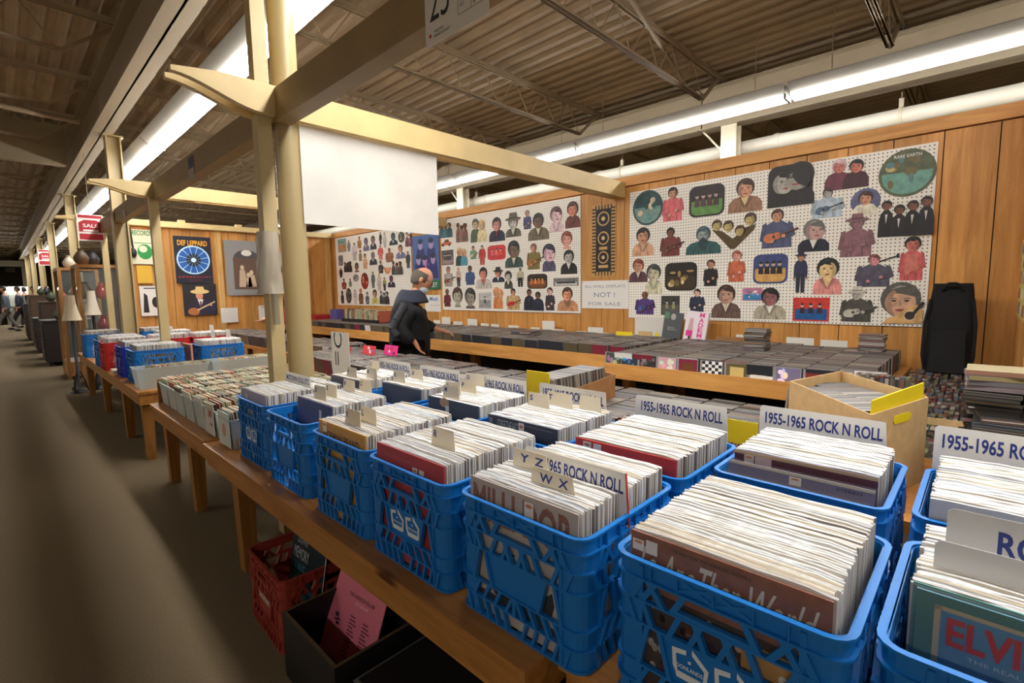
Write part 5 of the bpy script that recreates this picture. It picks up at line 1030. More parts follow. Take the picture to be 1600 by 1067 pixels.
LB = [(8.578, 2.058, .313, .241), (8.329, 2.054, .139, .203), (8.134, 1.884, .225, .311), (7.952, 2.085, .17, .207), (7.73, 2.026, .2, .225), (7.5, 2.033, .2, .232), (7.265, 2.1, .098, .2), (7.142, 2.04, .115, .245), (6.889, 2.062, .238, .2), (6.662, 2.085, .176, .166), (6.47, 2.01, .16, .211), (8.654, 1.817, .171, .186), (8.402, 1.691, .28, .18), (8.082, 1.679, .246, .168), (7.94, 1.863, .131, .198), (7.787, 1.724, .18, .261), (7.522, 1.778, .245, .223), (7.283, 1.851, .2, .24), (7.018, 1.8, .3, .23), (6.696, 1.839, .27, .22), (6.50, 1.681, .14, .26), (7.293, 1.63, .19, .21), (7.094, 1.613, .2, .103), (6.813, 1.593, .3, .211), (8.67, 1.6, .15, .176), (8.575, 1.381, .22, .2), (8.34, 1.424, .13, .149), (8.133, 1.512, .2, .13), (7.83, 1.372, .25, .287), (7.552, 1.39, .15, .28), (7.362, 1.345, .17, .28), (7.197, 1.343, .117, .22), (6.994, 1.393, .22, .196), (8.663, 1.12, .148, .238), (8.42, 1.122, .21, .28), (8.187, 1.112, .138, .263), (7.983, 1.114, .2, .28), (7.768, 1.116, .16, .211), (7.515, 1.118, .22, .25), (7.225, 1.121, .28, .212)]
LSP = [(('square', (120, 160, 160), (180, 130, 90), (190, 120, 90), (214, 170, 120), 3), 'small beach picture at the far top corner'), (('full', BKH, TAN, (150, 140, 150), (120, 120, 130)), 'tiny grey figure beside the beach picture'), (('full', BKH, PALE, (214, 200, 204), (180, 170, 176)), 'woman in a pale dress'), (('half', BRN, TAN, (170, 120, 60)), 'small figure in ochre'), (('bust', (70, 60, 84), (130, 110, 130), (120, 110, 140)), 'violet-toned long-haired figure'), (('bust', (76, 50, 50), (150, 110, 110), (60, 54, 66)), 'long brown-haired woman in grey'),
 (('full', BKH, TAN, (34, 34, 38), (34, 34, 38)), 'thin figure in black'), (('full', GYH, PALE, (200, 196, 184), (180, 176, 166)), 'thin figure in white'), (('profile', (24, 40, 46), (60, 90, 100), (26, 50, 60)), 'dark teal silhouette in profile'), (('oval', (40, 46, 36), (70, 70, 56), (150, 130, 100), (190, 170, 140)), 'small dark green oval'), (('group', BKH, PALE, (120, 60, 80), (190, 150, 160), 2), 'slim pair in plum and pink'),
 (('card', (110, 104, 110), (130, 124, 130), (90, 84, 90), (160, 150, 150)), 'grey capsule-shaped picture'), (('group', BKH, BRN, (44, 44, 44), (90, 90, 84), 4), 'dark row of four standing people'), (('face', DBR, (150, 100, 80), (90, 60, 56)), 'brown laughing face'), (('half', DBR, TAN, (130, 130, 90)), 'small figure in olive'), (('half', BKH, (222, 170, 130), (222, 170, 130)), 'bare-chested young man'), (('bust', GYH, (130, 120, 124), (60, 64, 76)), 'grey man in a pinstripe suit'),
 (('full', BKH, PALE, (206, 90, 90), (214, 110, 110)), 'woman in red sitting sideways'), (('half', RDH, (206, 120, 84), (150, 96, 70)), 'bare-shouldered man leaning forward'), (('bust', DBR, TAN, (120, 120, 150)), 'face resting on a blue-grey sleeve'), (('full', DBR, TAN, (60, 60, 46), (60, 66, 50)), 'leaning figure in dark green'), (('guitar', BKH, TAN, (60, 50, 50), (90, 80, 80)), 'small dark figure with a thin guitar'), (('disc', BKH, TAN, (206, 130, 80), (220, 160, 110)), 'orange half-round bowl shape'),
 (('group', BKH, BRN, (96, 96, 90), (170, 60, 50), 3), 'small group leaning over a drum'), (('full', BKH, BRN, (90, 30, 36), (40, 30, 36)), 'tiny red and black dancer'), (('guitar', BKH, TAN, (150, 60, 50), (150, 80, 80)), 'curved red figure'), (('half', BKH, TAN, (96, 140, 116)), 'tiny green figure'), (('oval', (130, 124, 124), (160, 154, 150), (110, 100, 100), (190, 180, 170)), 'grey flower-shaped picture'), (('oval', (110, 30, 26), (150, 50, 40), (214, 110, 80), (230, 150, 110)), 'red oval with a face'), (('full', GYH, BWS, (100, 110, 104), (90, 100, 96)), 'tall grey-green figure'),
 (('full', BLD, PALE, (206, 186, 180), (190, 170, 164)), 'tall pale figure'), (('full', DBR, TAN, (160, 160, 90), (50, 50, 56)), 'small figure in yellow top and dark trousers'), (('bust', (90, 40, 60), (110, 60, 84), (60, 44, 76)), 'purple curly-haired head'), (('half', BKH, BRN, (50, 50, 54)), 'small dark figure at the bottom corner'), (('oval', (44, 42, 44), (70, 68, 66), (120, 116, 110), (150, 140, 130)), 'dark oval with ornate pattern'), (('full', GYH, PALE, (200, 180, 176), (210, 190, 186)), 'tiny pale pink figure'),
 (('half', (190, 110, 60), (214, 150, 110), (120, 70, 50)), 'orange-haired woman in brown'), (('half', BKH, BWS, (90, 96, 100)), 'small grey-suited figure'), (('bust', BKH, TAN, (206, 196, 110), (206, 196, 110)), 'young man in a yellow sweater'), (('group', BKH, BWS, (70, 66, 66), (120, 116, 110), 3), 'small black and white trio by the man')]
for B_, S_, bn, gr in ((RB, RS, 'right-hand', 'cut-outs on the right-hand pegboard'), (MBD, MS, 'middle', 'cut-outs on the middle pegboard'), (LB, LSP, 'far-left', 'cut-outs on the far-left pegboard')):
    for (y, z, w_, h_), (sp, l) in zip(B_, S_): cutout(sp, y, z, w_, h_, 'cut-out of %s, %s pegboard' % (l, bn), gr)
t = thing('lettering_strip', 'white lettering across the top of the big teal oval', 'lettering', mw=face_aisle(WX-.0205, .456, 2.2)); text('RARE EARTH', .15, .022, PAPER, t, T(0, .005, 0), bold=.01, name='letters')
t = wallpaper('band_poster', 6.045, 1.35, .655, .8, P((70, 104, 166)), 'blue poster of four shadowy figures above a green lettered strip', 'poster', x=WX-.014)
b = MB(); b.prism(rect(-.3275, .0, .3275, .135), .003, .004, P((40, 110, 84)))
for cu, cv in ((-.12, .66), (.14, .66), (-.18, .44), (-.02, .42), (.18, .44)):
    b.prism([(cu-.12, cv-.28), (cu+.12, cv-.28), (cu+.09, cv-.06), (cu-.09, cv-.06)], .004, .0045, P((44, 50, 110))); b.prism(ell(cu, cv, .055, .075), .0045, .005, P((176, 150, 190))); b.prism(ell(cu, cv+.05, .06, .04), .005, .0055, P((34, 36, 70)))
b.prism([(-.01, .16), (.03, .16), (.02, .42), (-.01, .42)], .0055, .006, P((214, 90, 170))); b.build('picture', t); text('PRESLEY', .36, .07, P((226, 230, 216)), t, T(.09, .065, .0042), bold=.01)
# posters on the partition (facing the camera)
PY = BY-.042
def pposter(name, x, z, w, h, c, label, y=PY): 
    t = thing(name, label, 'poster', mw=face_cam_y(x, y, z)); b = MB(); b.box(-w/2, 0, -.003, w/2, h, 0, P(c)); b.build('sheet', t); return t
t = pposter('band_poster', 2.17, 1.50, .50, .72, (22, 26, 44), 'dark poster with a blue wheel and flame-yellow lettering')
b = MB(); b.prism(ell(0, .36, .225, .22, 30), 0, .001, P((190, 226, 246))); b.prism(ell(0, .36, .205, .2, 30), .001, .002, P((30, 92, 170))); b.prism(ell(0, .36, .1, .1, 20), .002, .003, P((16, 26, 50)))
for k in range(12): a = k*math.pi/6+.2; b.prism([(math.cos(a-.02)*.03, .36+math.sin(a-.02)*.03), (math.cos(a)*.2, .36+math.sin(a)*.2), (math.cos(a+.05)*.2, .36+math.sin(a+.05)*.2)], .003, .0035, P((190, 226, 240)))
b.prism(ell(0, .36, .035, .035), .0035, .004, P((206, 232, 244))); b.build('wheel_picture', t)
text('DEF LEPPARD', .4, .08, P((236, 168, 40)), t, T(0, .62, .0035), bold=.02); text('A D R E N A L I Z E', .44, .025, P((190, 50, 50)), t, T(0, .1, .001)); text('TOUR', .2, .02, P((120, 30, 36)), t, T(0, .05, .001))
t = pposter('singer_poster', 2.22, 1.0, .46, .49, (34, 32, 36), 'dark poster of a man in a tan cowboy hat with a guitar')
b = MB(); b.prism([(-.2, 0), (.2, 0), (.19, .16), (.06, .25), (-.06, .25), (-.19, .16)], 0, .001, P((40, 36, 60))); b.prism([(-.04, .25), (.04, .25), (0, .12)], .001, .0015, PAPER); b.prism(rect(-.01, .1, .012, .22), .0015, .002, P((110, 40, 50)))
b.prism(ell(-.01, .31, .05, .065), .0015, .002, P((214, 150, 120))); b.prism(ell(0, .37, .13, .035), .002, .003, P((226, 196, 130))); b.prism([(-.07, .37), (.07, .37), (.05, .45), (-.05, .45)], .003, .0035, P((226, 196, 130)))
b.prism(ell(-.1, .06, .08, .06), .002, .003, P((176, 110, 60))); b.bar((-.05, .08, .004), (.2, .21, .004), .02, .002, P((214, 190, 150))); b.prism(ell(.14, .16, .02, .02), .004, .005, P((214, 150, 120))); b.build('picture', t)
t = pposter('sepia_poster', 2.93, 1.30, .64, .9, (140, 138, 136), 'grey poster with a sepia photograph of figures in old dress')
b = MB(); b.prism(rect(-.2, .1, .22, .62), 0, .001, P((96, 70, 58))); b.prism(ell(.01, .62, .2, .13, 20), 0, .0008, P((70, 68, 72))); b.prism(ell(.01, .7, .08, .05), .001, .002, P((222, 218, 206)))
for cu, cv, s in ((-.07, .42, 1), (.07, .34, 1.1), (.02, .3, .8)): b.prism([(cu-.06*s, .14), (cu+.07*s, .14), (cu+.04*s, cv), (cu-.04*s, cv)], .001, .0015, P((190, 164, 136))); b.prism(ell(cu, cv+.04, .03, .04), .0015, .002, P((206, 180, 150)))
b.build('photograph', t)
t = pposter('green_poster', 1.54, 1.78, .28, .5, (216, 212, 180), 'cream poster with green lettering and swirl near the microphone'); text('RECORDS', .24, .07, P((40, 130, 60)), t, T(0, .45, .0003)); b = MB(); b.prism(ell(.02, .18, .09, .11), 0, .001, P((36, 140, 60))); b.prism(ell(.0, .22, .05, .05), .001, .002, P((216, 212, 180))); b.prism(rect(-.1, .3, .1, .31), 0, .001, P((40, 130, 60))); b.build('green_print', t)
t = pposter('yellow_card', 1.53, 1.5, .18, .26, (214, 170, 50), 'yellow card under the green poster'); t = pposter('music_poster', 1.6, 1.02, .3, .44, (222, 218, 210), 'white poster with black silhouettes below the yellow card')
b = MB(); b.prism([(-.12, .05), (-.05, .05), (-.06, .3), (-.1, .34)], 0, .001, BLACKI); b.prism(ell(.04, .2, .05, .08), 0, .001, BLACKI); b.prism(rect(-.1, .4, .1, .415), 0, .001, BLACKI); b.build('silhouettes', t)
t = thing('hanging_microphone', 'black microphone-like object hanging at the partition end', 'microphone', (1.42, BY-.06, 0)); b = MB(); b.tube([(-.02, 0, 2.3), (0, 0, 2.0)], .012, BLACKI); b.build('cord', t); b = MB(); b.ball((.0, 0, 1.94), .04, .04, .07, BLACKI); b.build('head', t)
# colourful poster on the right-hand side wall
t = thing('comic_poster', 'yellow poster of small coloured panels at the right edge of the picture', 'poster', mw=T(3.92, -.136, 1.12) @ Matrix(((-1, 0, 0, 0), (0, 0, 1, 0), (0, 1, 0, 0), (0, 0, 0, 1))))
b = MB(); b.box(-.4, 0, -.002, .4, .72, 0, P((206, 190, 110))); rr = random.Random(4)
for i in range(9):
    for j in range(8): b.prism(rect(-.38+i*.085, .02+j*.087, -.38+i*.085+rr.uniform(.04, .075), .02+j*.087+rr.uniform(.04, .075)), 0, .001, P(rr.choice(((190, 60, 40), (214, 200, 140), (90, 150, 150), (200, 150, 70), (226, 214, 170), (150, 80, 50)))))
b.build('panels', t)

# ------------------------------------------------------------------ people
def skin_obj(name, chains, m, parent, sub=2):
    """chains: lists of (x, y, z, r); a chain may start at an index of the shared vertex list"""
    vs, es, rs = [], [], []
    def key(p): return (round(p[0], 4), round(p[1], 4), round(p[2], 4))
    idx = {}
    for ch in chains:
        prev = None
        for p in ch:
            k = key(p)
            if k not in idx: idx[k] = len(vs); vs.append(p[:3]); rs.append(p[3] if len(p) < 5 else (p[3], p[4]))
            i = idx[k]
            if prev is not None and prev != i: es.append((prev, i))
            prev = i
    me = bpy.data.meshes.new(name); me.from_pydata(vs, es, []); me.materials.append(m)
    o = bpy.data.objects.new(name, me); COL.objects.link(o); o.parent = parent
    md = o.modifiers.new('skin', 'SKIN'); md.use_smooth_shade = True
    for i, r in enumerate(rs): me.skin_vertices[0].data[i].radius = r if isinstance(r, tuple) else (r, r); 
    me.skin_vertices[0].data[0].use_root = True
    s = o.modifiers.new('sub', 'SUBSURF'); s.levels = sub; s.render_levels = sub
    return o
def fingers(base, d, side, s=1):
    """five short chains from the wrist"""
    out = []; b = Vector(base); d = Vector(d).normalized(); sd = Vector(side).normalized(); dn = d.cross(sd)
    palm = b+d*.05
    out.append([(*b, .024), (*palm, .026)])
    for k, L in enumerate((.062, .072, .068, .052)):
        r0 = palm+sd*(.022-.0145*k)+d*.02; a = r0+d*L*.5+dn*.008; c = a+d*L*.4+dn*.02
        out.append([(*palm, .026), (*r0, .009), (*a, .008), (*c, .0065)])
    th = b+d*.03+sd*.026; out.append([(*palm, .026), (*th, .011), (*(th+d*.03+sd*.014+dn*.01), .0085)])
    return out
def head_obj(parent, c, yaw, pitch, hair, bald=False, glasses=False, mask=False, sc=1.0, skin=None, long_=False):
    """head facing local +X, turned by yaw and bent down by pitch, part of the figure"""
    M = T(*c) @ Matrix.Rotation(yaw, 4, 'Z') @ Matrix.Rotation(pitch, 4, 'Y') @ Matrix.Scale(sc, 4); sk = skin or SKIN
    b = MB(); n, k = 22, 18; vs = []
    for j in range(k+1):
        t = math.pi*j/k; z = -math.cos(t)*.118
        for i in range(n):
            a = 2*math.pi*i/n; rx = .098 if math.cos(a) > 0 else .102; x = math.sin(t)*math.cos(a)*rx; y = math.sin(t)*math.sin(a)*.076
            if z < -.02: q = (-z-.02)/.1; x = x*(1-.22*q)+.018*q; y *= 1-.3*q                     # jaw
            f = max(0, math.cos(a))**3*math.sin(t)
            if abs(y) < .022 and -.04 < z < .02 and x > 0: x += .02*(1-abs(y)/.022)*(1-abs(z+.012)/.032 if abs(z+.012) < .032 else 0)   # nose
            if z > .0 and z < .03 and x > 0: x -= .004*f
            if -.105 < z < -.085 and x > 0: x += .006*f
            vs.append((x, y, z))
    b.add(vs, [(j*n+i, j*n+(i+1) % n, (j+1)*n+(i+1) % n, (j+1)*n+i) for j in range(k) for i in range(n)], sk, True)
    for s in (-1, 1):
        b.ball((-.006, s*.078, -.008), .02, .01, .03, sk, 10, 8)
        b.ball((.083, s*.03, .012), .009, .013, .008, P((236, 230, 224)), 8, 6); b.ball((.0905, s*.03, .012), .003, .006, .006, P((50, 40, 34)), 8, 6)
        b.hexa([(.088, s*.03-.016, .028), (.094, s*.03-.016, .028), (.094, s*.03+.016, .028), (.088, s*.03+.016, .028), (.088, s*.03-.014, .033), (.094, s*.03-.014, .033), (.094, s*.03+.014, .033), (.088, s*.03+.014, .033)], hair)
    b.ball((.088, 0, -.055), .008, .022, .006, P((168, 90, 80)), 10, 6)
    o = b.build('head', parent, M)
    h = MB(); vs = []
    for j in range(k+1):
        t = math.pi*j/k; z = -math.cos(t)*.126
        for i in range(n):
            a = 2*math.pi*i/n; vs.append((math.sin(t)*math.cos(a)*.108-.004, math.sin(t)*math.sin(a)*.083, z+.004))
    fs = []
    for j in range(k):
        for i in range(n):
            q = [j*n+i, j*n+(i+1) % n, (j+1)*n+(i+1) % n, (j+1)*n+i]; c_ = [sum(vs[p][d] for p in q)/4 for d in range(3)]
            x, y, z = c_
            low = -.075 if not long_ else -.13
            keep = (x < -.005 and z > low and (x < -.03 or z > -.0)) or (z > .055 and not bald) or (z > .02 and x < .03 and not bald)
            if bald: keep = z < .062 and z > -.07 and x < .0 and (x < -.03 or z > -.005) or (abs(y) > .06 and -.01 < z < .06 and x < .03)
            if keep: fs.append(q)
    h.add(vs, fs, hair, True); ho = h.build('hair', o); md = ho.modifiers.new('thick', 'SOLIDIFY'); md.thickness = .006
    if glasses:
        g = MB()
        for s in (-1, 1):
            pts = [(.1, s*.032+.022*math.cos(a), .01+.017*math.sin(a)) for a in [2*math.pi*i/12 for i in range(13)]]; g.tube(pts, .0018, BLACKI, 5); g.tube([(.1, s*.054, .014), (.0, s*.082, .012)], .002, BLACKI, 5)
        g.tube([(.1, -.01, .014), (.104, 0, .016), (.1, .01, .014)], .0018, BLACKI, 5); g.build('glasses', o)
    if mask:
        g = MB(); g.ball((.052, 0, -.085), .05, .058, .045, mat('mask_cloth', (186, 196, 206), .8), 14, 10); g.build('face_mask', o)
    return o
NAVY = mat('jacket_black', (20, 21, 26), .8, var=.3, scale=30, bump=.4); HOOD = mat('hood_slate', (46, 50, 66), .85, bump=.4, scale=40); TRO = mat('trousers_black', (16, 16, 18), .85)
man = thing('person', 'person with balding grey hair, glasses and black hooded jacket browsing the disc counter', 'person', (2.77, 4.06, 0), math.radians(-38), None)
# local +X is the way he faces (towards the wall counter), +Y his left
skin_obj('body', [[(0, 0, .86, .09), (.0, 0, 1.02, .095), (.01, 0, 1.15, .09), (.05, 0, 1.27, .058), (.1, 0, 1.36, .055)], [(.01, 0, 1.15, .09), (.0, -.17, 1.13, .038), (-.05, -.26, .97, .036), (.07, -.27, .84, .025)],
    [(.01, 0, 1.15, .09), (.03, .17, 1.13, .038), (.1, .25, 1.0, .036), (.27, .18, .93, .028), (.31, .16, .92, .024)], [(0, 0, .86, .09), (0, .1, .8, .075), (.01, .11, .46, .055), (-.02, .11, .09, .04)], [(0, 0, .86, .09), (0, -.1, .8, .075), (.01, -.11, .46, .055), (-.02, -.11, .09, .04)]]
    + fingers((.31, .16, .92), (1, -.2, -.25), (0, -1, 0)) + fingers((.07, -.27, .84), (.5, 0, -1), (0, 1, 0)), SKIN, man)
skin_obj('jacket', [[(-.01, 0, .64, .18, .21), (0, 0, .8, .195, .22), (0, 0, .98, .195, .215), (-.02, 0, 1.12, .185, .205), (.01, 0, 1.22, .14, .15), (.05, 0, 1.29, .085, .09)], [(-.02, 0, 1.12, .185, .205), (-.01, -.19, 1.13, .095), (-.08, -.265, .98, .085), (-.02, -.28, .9, .078), (.055, -.272, .85, .055)],
    [(-.02, 0, 1.12, .185, .205), (.03, .19, 1.13, .095), (.09, .25, 1.0, .075), (.255, .185, .935, .052)]], NAVY, man)
b = MB(); b.tube([(-.02, -.245, 1.2), (-.1, -.325, 1.06), (-.13, -.35, .98), (-.09, -.36, .92)], .035, mat('sleeve_grey', (50, 52, 58), .85, bump=.4, scale=40), 10); b.build('sleeve_panel', man)
b = MB(); n = 20; vs = []
for j in range(11):                 # hood lying round the neck and down the back
    q = j/10; 
    for i in range(n):
        a = 2*math.pi*i/n; back = max(0, -math.cos(a)); r1 = (.085+.075*q)*(1+.35*back*q)
        vs.append((.045+r1*math.cos(a)*.95, r1*math.sin(a)*1.05, 1.335-.12*q**1.5+.05*back*math.sin(math.pi*q)-.06*back*q))
b.add(vs, [(j*n+i, j*n+(i+1) % n, (j+1)*n+(i+1) % n, (j+1)*n+i) for j in range(10) for i in range(n)], HOOD, True)
ho = b.build('hood', man); md = ho.modifiers.new('thick', 'SOLIDIFY'); md.thickness = .022; md.offset = 1
skin_obj('trousers', [[(0, 0, .84, .15), (0, .1, .76, .1), (.01, .11, .46, .078), (-.02, .11, .06, .065)], [(0, 0, .84, .15), (0, -.1, .76, .1), (.01, -.11, .46, .078), (-.02, -.11, .06, .065)]], TRO, man)
head_obj(man, (.14, 0, 1.435), 0, .5, mat('hair_grey', (96, 88, 80), .9), bald=True, glasses=True, mask=True)
for s in (-1, 1):
    b = MB(); b.ball((.03, s*.11, .045), .13, .05, .045, BLKP, 14, 8); b.build('shoe', man)
p2 = thing('person', 'person in a dark red sleeved jacket reaching left, mostly hidden behind the post', 'person', (2.98, 7.3, 0), math.radians(150), None)
REDJ = mat('red_jacket', (150, 34, 44), .7, bump=.3, scale=40)
skin_obj('body', [[(0, 0, .86, .12), (0, 0, 1.1, .13), (0, 0, 1.3, .12), (.02, 0, 1.42, .055), (.05, 0, 1.5, .05)], [(0, 0, 1.3, .12), (0, -.2, 1.3, .05), (.2, -.24, 1.12, .04), (.42, -.2, .95, .028)], [(0, 0, 1.3, .12), (0, .2, 1.3, .05), (.03, .25, 1.05, .04), (.1, .25, .84, .028)], [(0, 0, .86, .12), (0, .1, .8, .085), (0, .11, .45, .055), (0, .11, .09, .04)], [(0, 0, .86, .12), (0, -.1, .8, .085), (0, -.11, .45, .055), (0, -.11, .09, .04)]]
    + fingers((.42, -.2, .95), (1, .1, -.4), (0, 1, 0)) + fingers((.1, .25, .84), (.3, 0, -1), (0, -1, 0)), SKIN, p2)
skin_obj('jacket', [[(0, 0, .8, .15), (0, 0, 1.05, .16), (0, 0, 1.27, .15), (.01, 0, 1.38, .08)], [(0, 0, 1.27, .15), (0, -.2, 1.28, .075), (.2, -.24, 1.12, .062), (.38, -.205, .98, .048)], [(0, 0, 1.27, .15), (0, .2, 1.28, .075), (.03, .25, 1.05, .06), (.09, .25, .88, .048)]], REDJ, p2)
skin_obj('trousers', [[(0, 0, .84, .14), (0, .1, .76, .1), (0, .11, .45, .075), (0, .11, .06, .06)], [(0, 0, .84, .14), (0, -.1, .76, .1), (0, -.11, .45, .075), (0, -.11, .06, .06)]], TRO, p2)
head_obj(p2, (.08, 0, 1.6), 0, .3, mat('hair_dark', (40, 32, 28), .8))
for s in (-1, 1): b = MB(); b.ball((.03, s*.11, .045), .13, .05, .045, BLKP, 12, 8); b.build('shoe', p2)
def walker(x, y, rz, top, leg, label, stride=.22, h=1.0, hair=(50, 40, 34)):
    p = thing('person', label, 'person', (x, y, 0), rz, None); tm = P(top); lm_ = P(leg)
    skin_obj('body', [[(0, 0, .9, .1), (0, 0, 1.15, .12), (0, 0, 1.38, .11), (0, 0, 1.48, .05), (.02, 0, 1.56, .05)], [(0, 0, 1.38, .11), (0, .19, 1.38, .045), (-.06, .22, 1.12, .038), (.03, .22, .88, .026)], [(0, 0, 1.38, .11), (0, -.19, 1.38, .045), (.06, -.22, 1.12, .038), (.16, -.2, .9, .026)], [(0, 0, .9, .1), (0, .09, .84, .08), (stride*.6, .09, .48, .055), (stride, .09, .09, .035)], [(0, 0, .9, .1), (0, -.09, .84, .08), (-stride*.3, -.09, .46, .055), (-stride, -.09, .11, .035)]]
        + fingers((.03, .22, .88), (.1, 0, -1), (1, 0, 0)) + fingers((.16, -.2, .9), (.2, 0, -1), (1, 0, 0)), SKIN, p, 1)
    skin_obj('coat', [[(0, 0, .78, .15), (0, 0, .95, .15), (0, 0, 1.15, .15), (0, 0, 1.36, .14), (0, 0, 1.46, .07)], [(0, 0, 1.36, .14), (0, .19, 1.37, .07), (-.06, .22, 1.12, .06), (.02, .22, .93, .045)], [(0, 0, 1.36, .14), (0, -.19, 1.37, .07), (.06, -.22, 1.12, .06), (.15, -.2, .94, .045)]], tm, p, 1)
    skin_obj('trousers', [[(0, 0, .86, .13), (0, .09, .8, .095), (stride*.6, .09, .48, .072), (stride, .09, .1, .055)], [(0, 0, .86, .13), (0, -.09, .8, .095), (-stride*.3, -.09, .46, .072), (-stride, -.09, .12, .055)]], lm_, p, 1)
    head_obj(p, (.03, 0, 1.66), 0, .1, P(hair))
    for s in (-1, 1): b = MB(); b.ball((s*-stride+.05, s*-.09, .045), .12, .045, .045, BLKP, 10, 6); b.build('shoe', p)
walker(.2, 27.5, math.pi/2+1.3, (84, 92, 104), (96, 92, 84), 'person in a grey-blue coat walking at the far left end of the aisle', .3)
walker(.62, 29.0, math.pi/2+1.2, (40, 46, 62), (30, 30, 36), 'person in dark clothes walking behind the grey-coated one', .26)
walker(1.02, 28.0, -1.2, (26, 26, 28), (22, 22, 24), 'person in a black jacket standing near the lit showcases', .05)
walker(.85, 30.5, 2.2, (120, 120, 104), (60, 66, 84), 'person in a pale checked shirt far down the aisle', .18)

# ------------------------------------------------------------------ display cabinets and antiques down the aisle
OAK = wood('cabinet_oak', (150, 104, 60), (196, 146, 90), 'Z', knots=False); GLASS = mat('cabinet_glass', (220, 232, 230), .03, alpha=.07); BRASS = mat('brass', (176, 138, 70), .3, 1); IRON = mat('black_iron', (34, 32, 32), .5)
def cabinet(x, y, wx, wy, h, label, legz=.0, m=OAK, shelves=3, rz=0):
    t = thing('display_cabinet', label, 'cabinet', (x, y, 0), rz); s = .045
    b = MB()
    for sx in (0, 1):
        for sy in (0, 1): b.box(sx*(wx-s), sy*(wy-s), legz, sx*(wx-s)+s, sy*(wy-s)+s, h, m)
    for z in (legz+.05, h-s):
        b.box(s, 0, z, wx-s, s, z+s, m); b.box(s, wy-s, z, wx-s, wy, z+s, m); b.box(0, s, z, s, wy-s, z+s, m); b.box(wx-s, s, z, wx, wy-s, z+s, m)
    b.build('frame', t)
    b = MB(); b.box(s, s, h-.02, wx-s, wy-s, h, m); b.build('top', t); b = MB(); b.box(.01, .01, legz+.05, wx-.01, wy-.01, legz+.28, m); b.build('base', t)
    for k in range(shelves): b = MB(); z = legz+.3+(h-legz-.4)*k/shelves; b.box(.02, .02, z, wx-.02, wy-.02, z+.006, GLASS); b.build('glass_shelf', t)
    for q in ((s, .015, wx-s, .019), (s, wy-.019, wx-s, wy-.015)): b = MB(); b.box(q[0], q[1], legz+.28, q[2], q[3], h-s, GLASS); b.build('glass_pane', t)
    b = MB(); b.box(.015, s, legz+.28, .019, wy-s, h-s, GLASS); b.build('glass_door', t); b = MB(); b.box(wx-.02, s, legz+.28, wx-.01, wy-s, h-s, P((110, 84, 60))); b.build('back_panel', t)
    return t
cabinet(.80, 9.35, .5, .7, 1.78, 'tall oak glass cabinet just beyond the crates with red vases inside', .0)
cabinet(.68, 10.5, .5, .8, 1.78, 'second oak glass cabinet farther down the aisle')
def vase(x, y, z, prof, m, label, s=1):
    b = MB(); b.lathe([(r*s, q*s) for r, q in prof], m, n=18); o = b.build('vase', None, T(x, y, z)); tag(o, label, 'vase'); return o
VP = [(0, 0), (.05, 0), (.09, .06), (.1, .12), (.06, .19), (.03, .23), (.045, .26)]
for x, y, z, c, l in ((1.1, 9.6, 1.285, (190, 50, 24), 'orange-red glass vase on the upper shelf of the nearest cabinet'), (1.08, 9.55, .795, (140, 34, 26), 'dark red vase on the middle shelf of the nearest cabinet'), (.9, 9.55, 1.285, (110, 90, 60), 'brown vase beside the orange-red one'), (.95, 9.6, .307, (50, 56, 70), 'dark blue jar low in the nearest cabinet'), (.9, 10.8, 1.285, (150, 110, 60), 'amber jar in the second cabinet')):
    vase(x, y, z, VP, mat('vase_%d' % c[0], c, .15), l, .95)
for x, y, z, w_, c, l in ((.92, 9.12, 1.06, .075, (236, 226, 206), 'cream bell lampshade just before the oak cabinet'), (.68, 8.98, 1.0, .085, (236, 222, 190), 'larger white lampshade on an iron stand by the aisle')):
    t = thing('table_lamp', l, 'lamp', (x, y, 0)); b = MB(); b.lathe([(w_*1.25, z), (w_*.95, z+.1), (w_*.68, z+.22), (w_*.6, z+.34)], P(c), n=20); b.build('lamp_shade', t)
    b = MB(); b.lathe([(.11, 0), (.1, .02), (.02, .05), (.018, z+.1)], IRON, n=12); b.build('stand', t)
    for a in range(3): b = MB(); q = a*2.1; b.tube([(.02*math.cos(q), .02*math.sin(q), .3), (.07*math.cos(q), .07*math.sin(q), .16), (.1*math.cos(q), .1*math.sin(q), .01), (.13*math.cos(q), .13*math.sin(q), .03), (.12*math.cos(q), .12*math.sin(q), .07)], .008, IRON, 6); b.build('scroll_foot', t)
for x, y, w_, d_, h_, c, l in ((.55, 12.8, .7, .9, .85, (34, 28, 26), 'dark dresser beside the aisle beyond the cabinets'), (.6, 14.2, .7, .8, 1.2, (60, 40, 28), 'dark brown bookcase farther down the aisle'), (.55, 16, .7, 1.2, .8, (40, 32, 28), 'low black chest down the aisle'), (.6, 18.5, .8, 1.5, 1.35, (84, 60, 40), 'brown shelf unit down the aisle'), (.55, 21.0, .4, 1.2, 1.1, (56, 46, 38), 'dark sideboard near the end of the aisle')):
    t = thing('antique_furniture', l, 'furniture', (x, y, 0)); m = P(c); b = MB(); b.box(0, 0, .08, w_, d_, h_, m); b.build('body', t); b = MB(); b.box(-.02, -.02, h_, w_+.02, d_+.02, h_+.03, m); b.build('top', t)
    for k in range(3): b = MB(); b.box(-.012, .04, .12+k*(h_-.16)/3, 0, d_-.04, .1+(k+1)*(h_-.16)/3, m); dr = b.build('drawer', t); b = MB(); b.ball((-.025, d_/2, .11+(k+.5)*(h_-.16)/3), .012, .012, .012, BRASS, 8, 6); b.build('knob', dr)
    for sx in (.03, w_-.07):
        for sy in (.03, d_-.07): b = MB(); b.box(sx, sy, 0, sx+.04, sy+.04, .08, m); b.build('leg', t)
rr = random.Random(14)
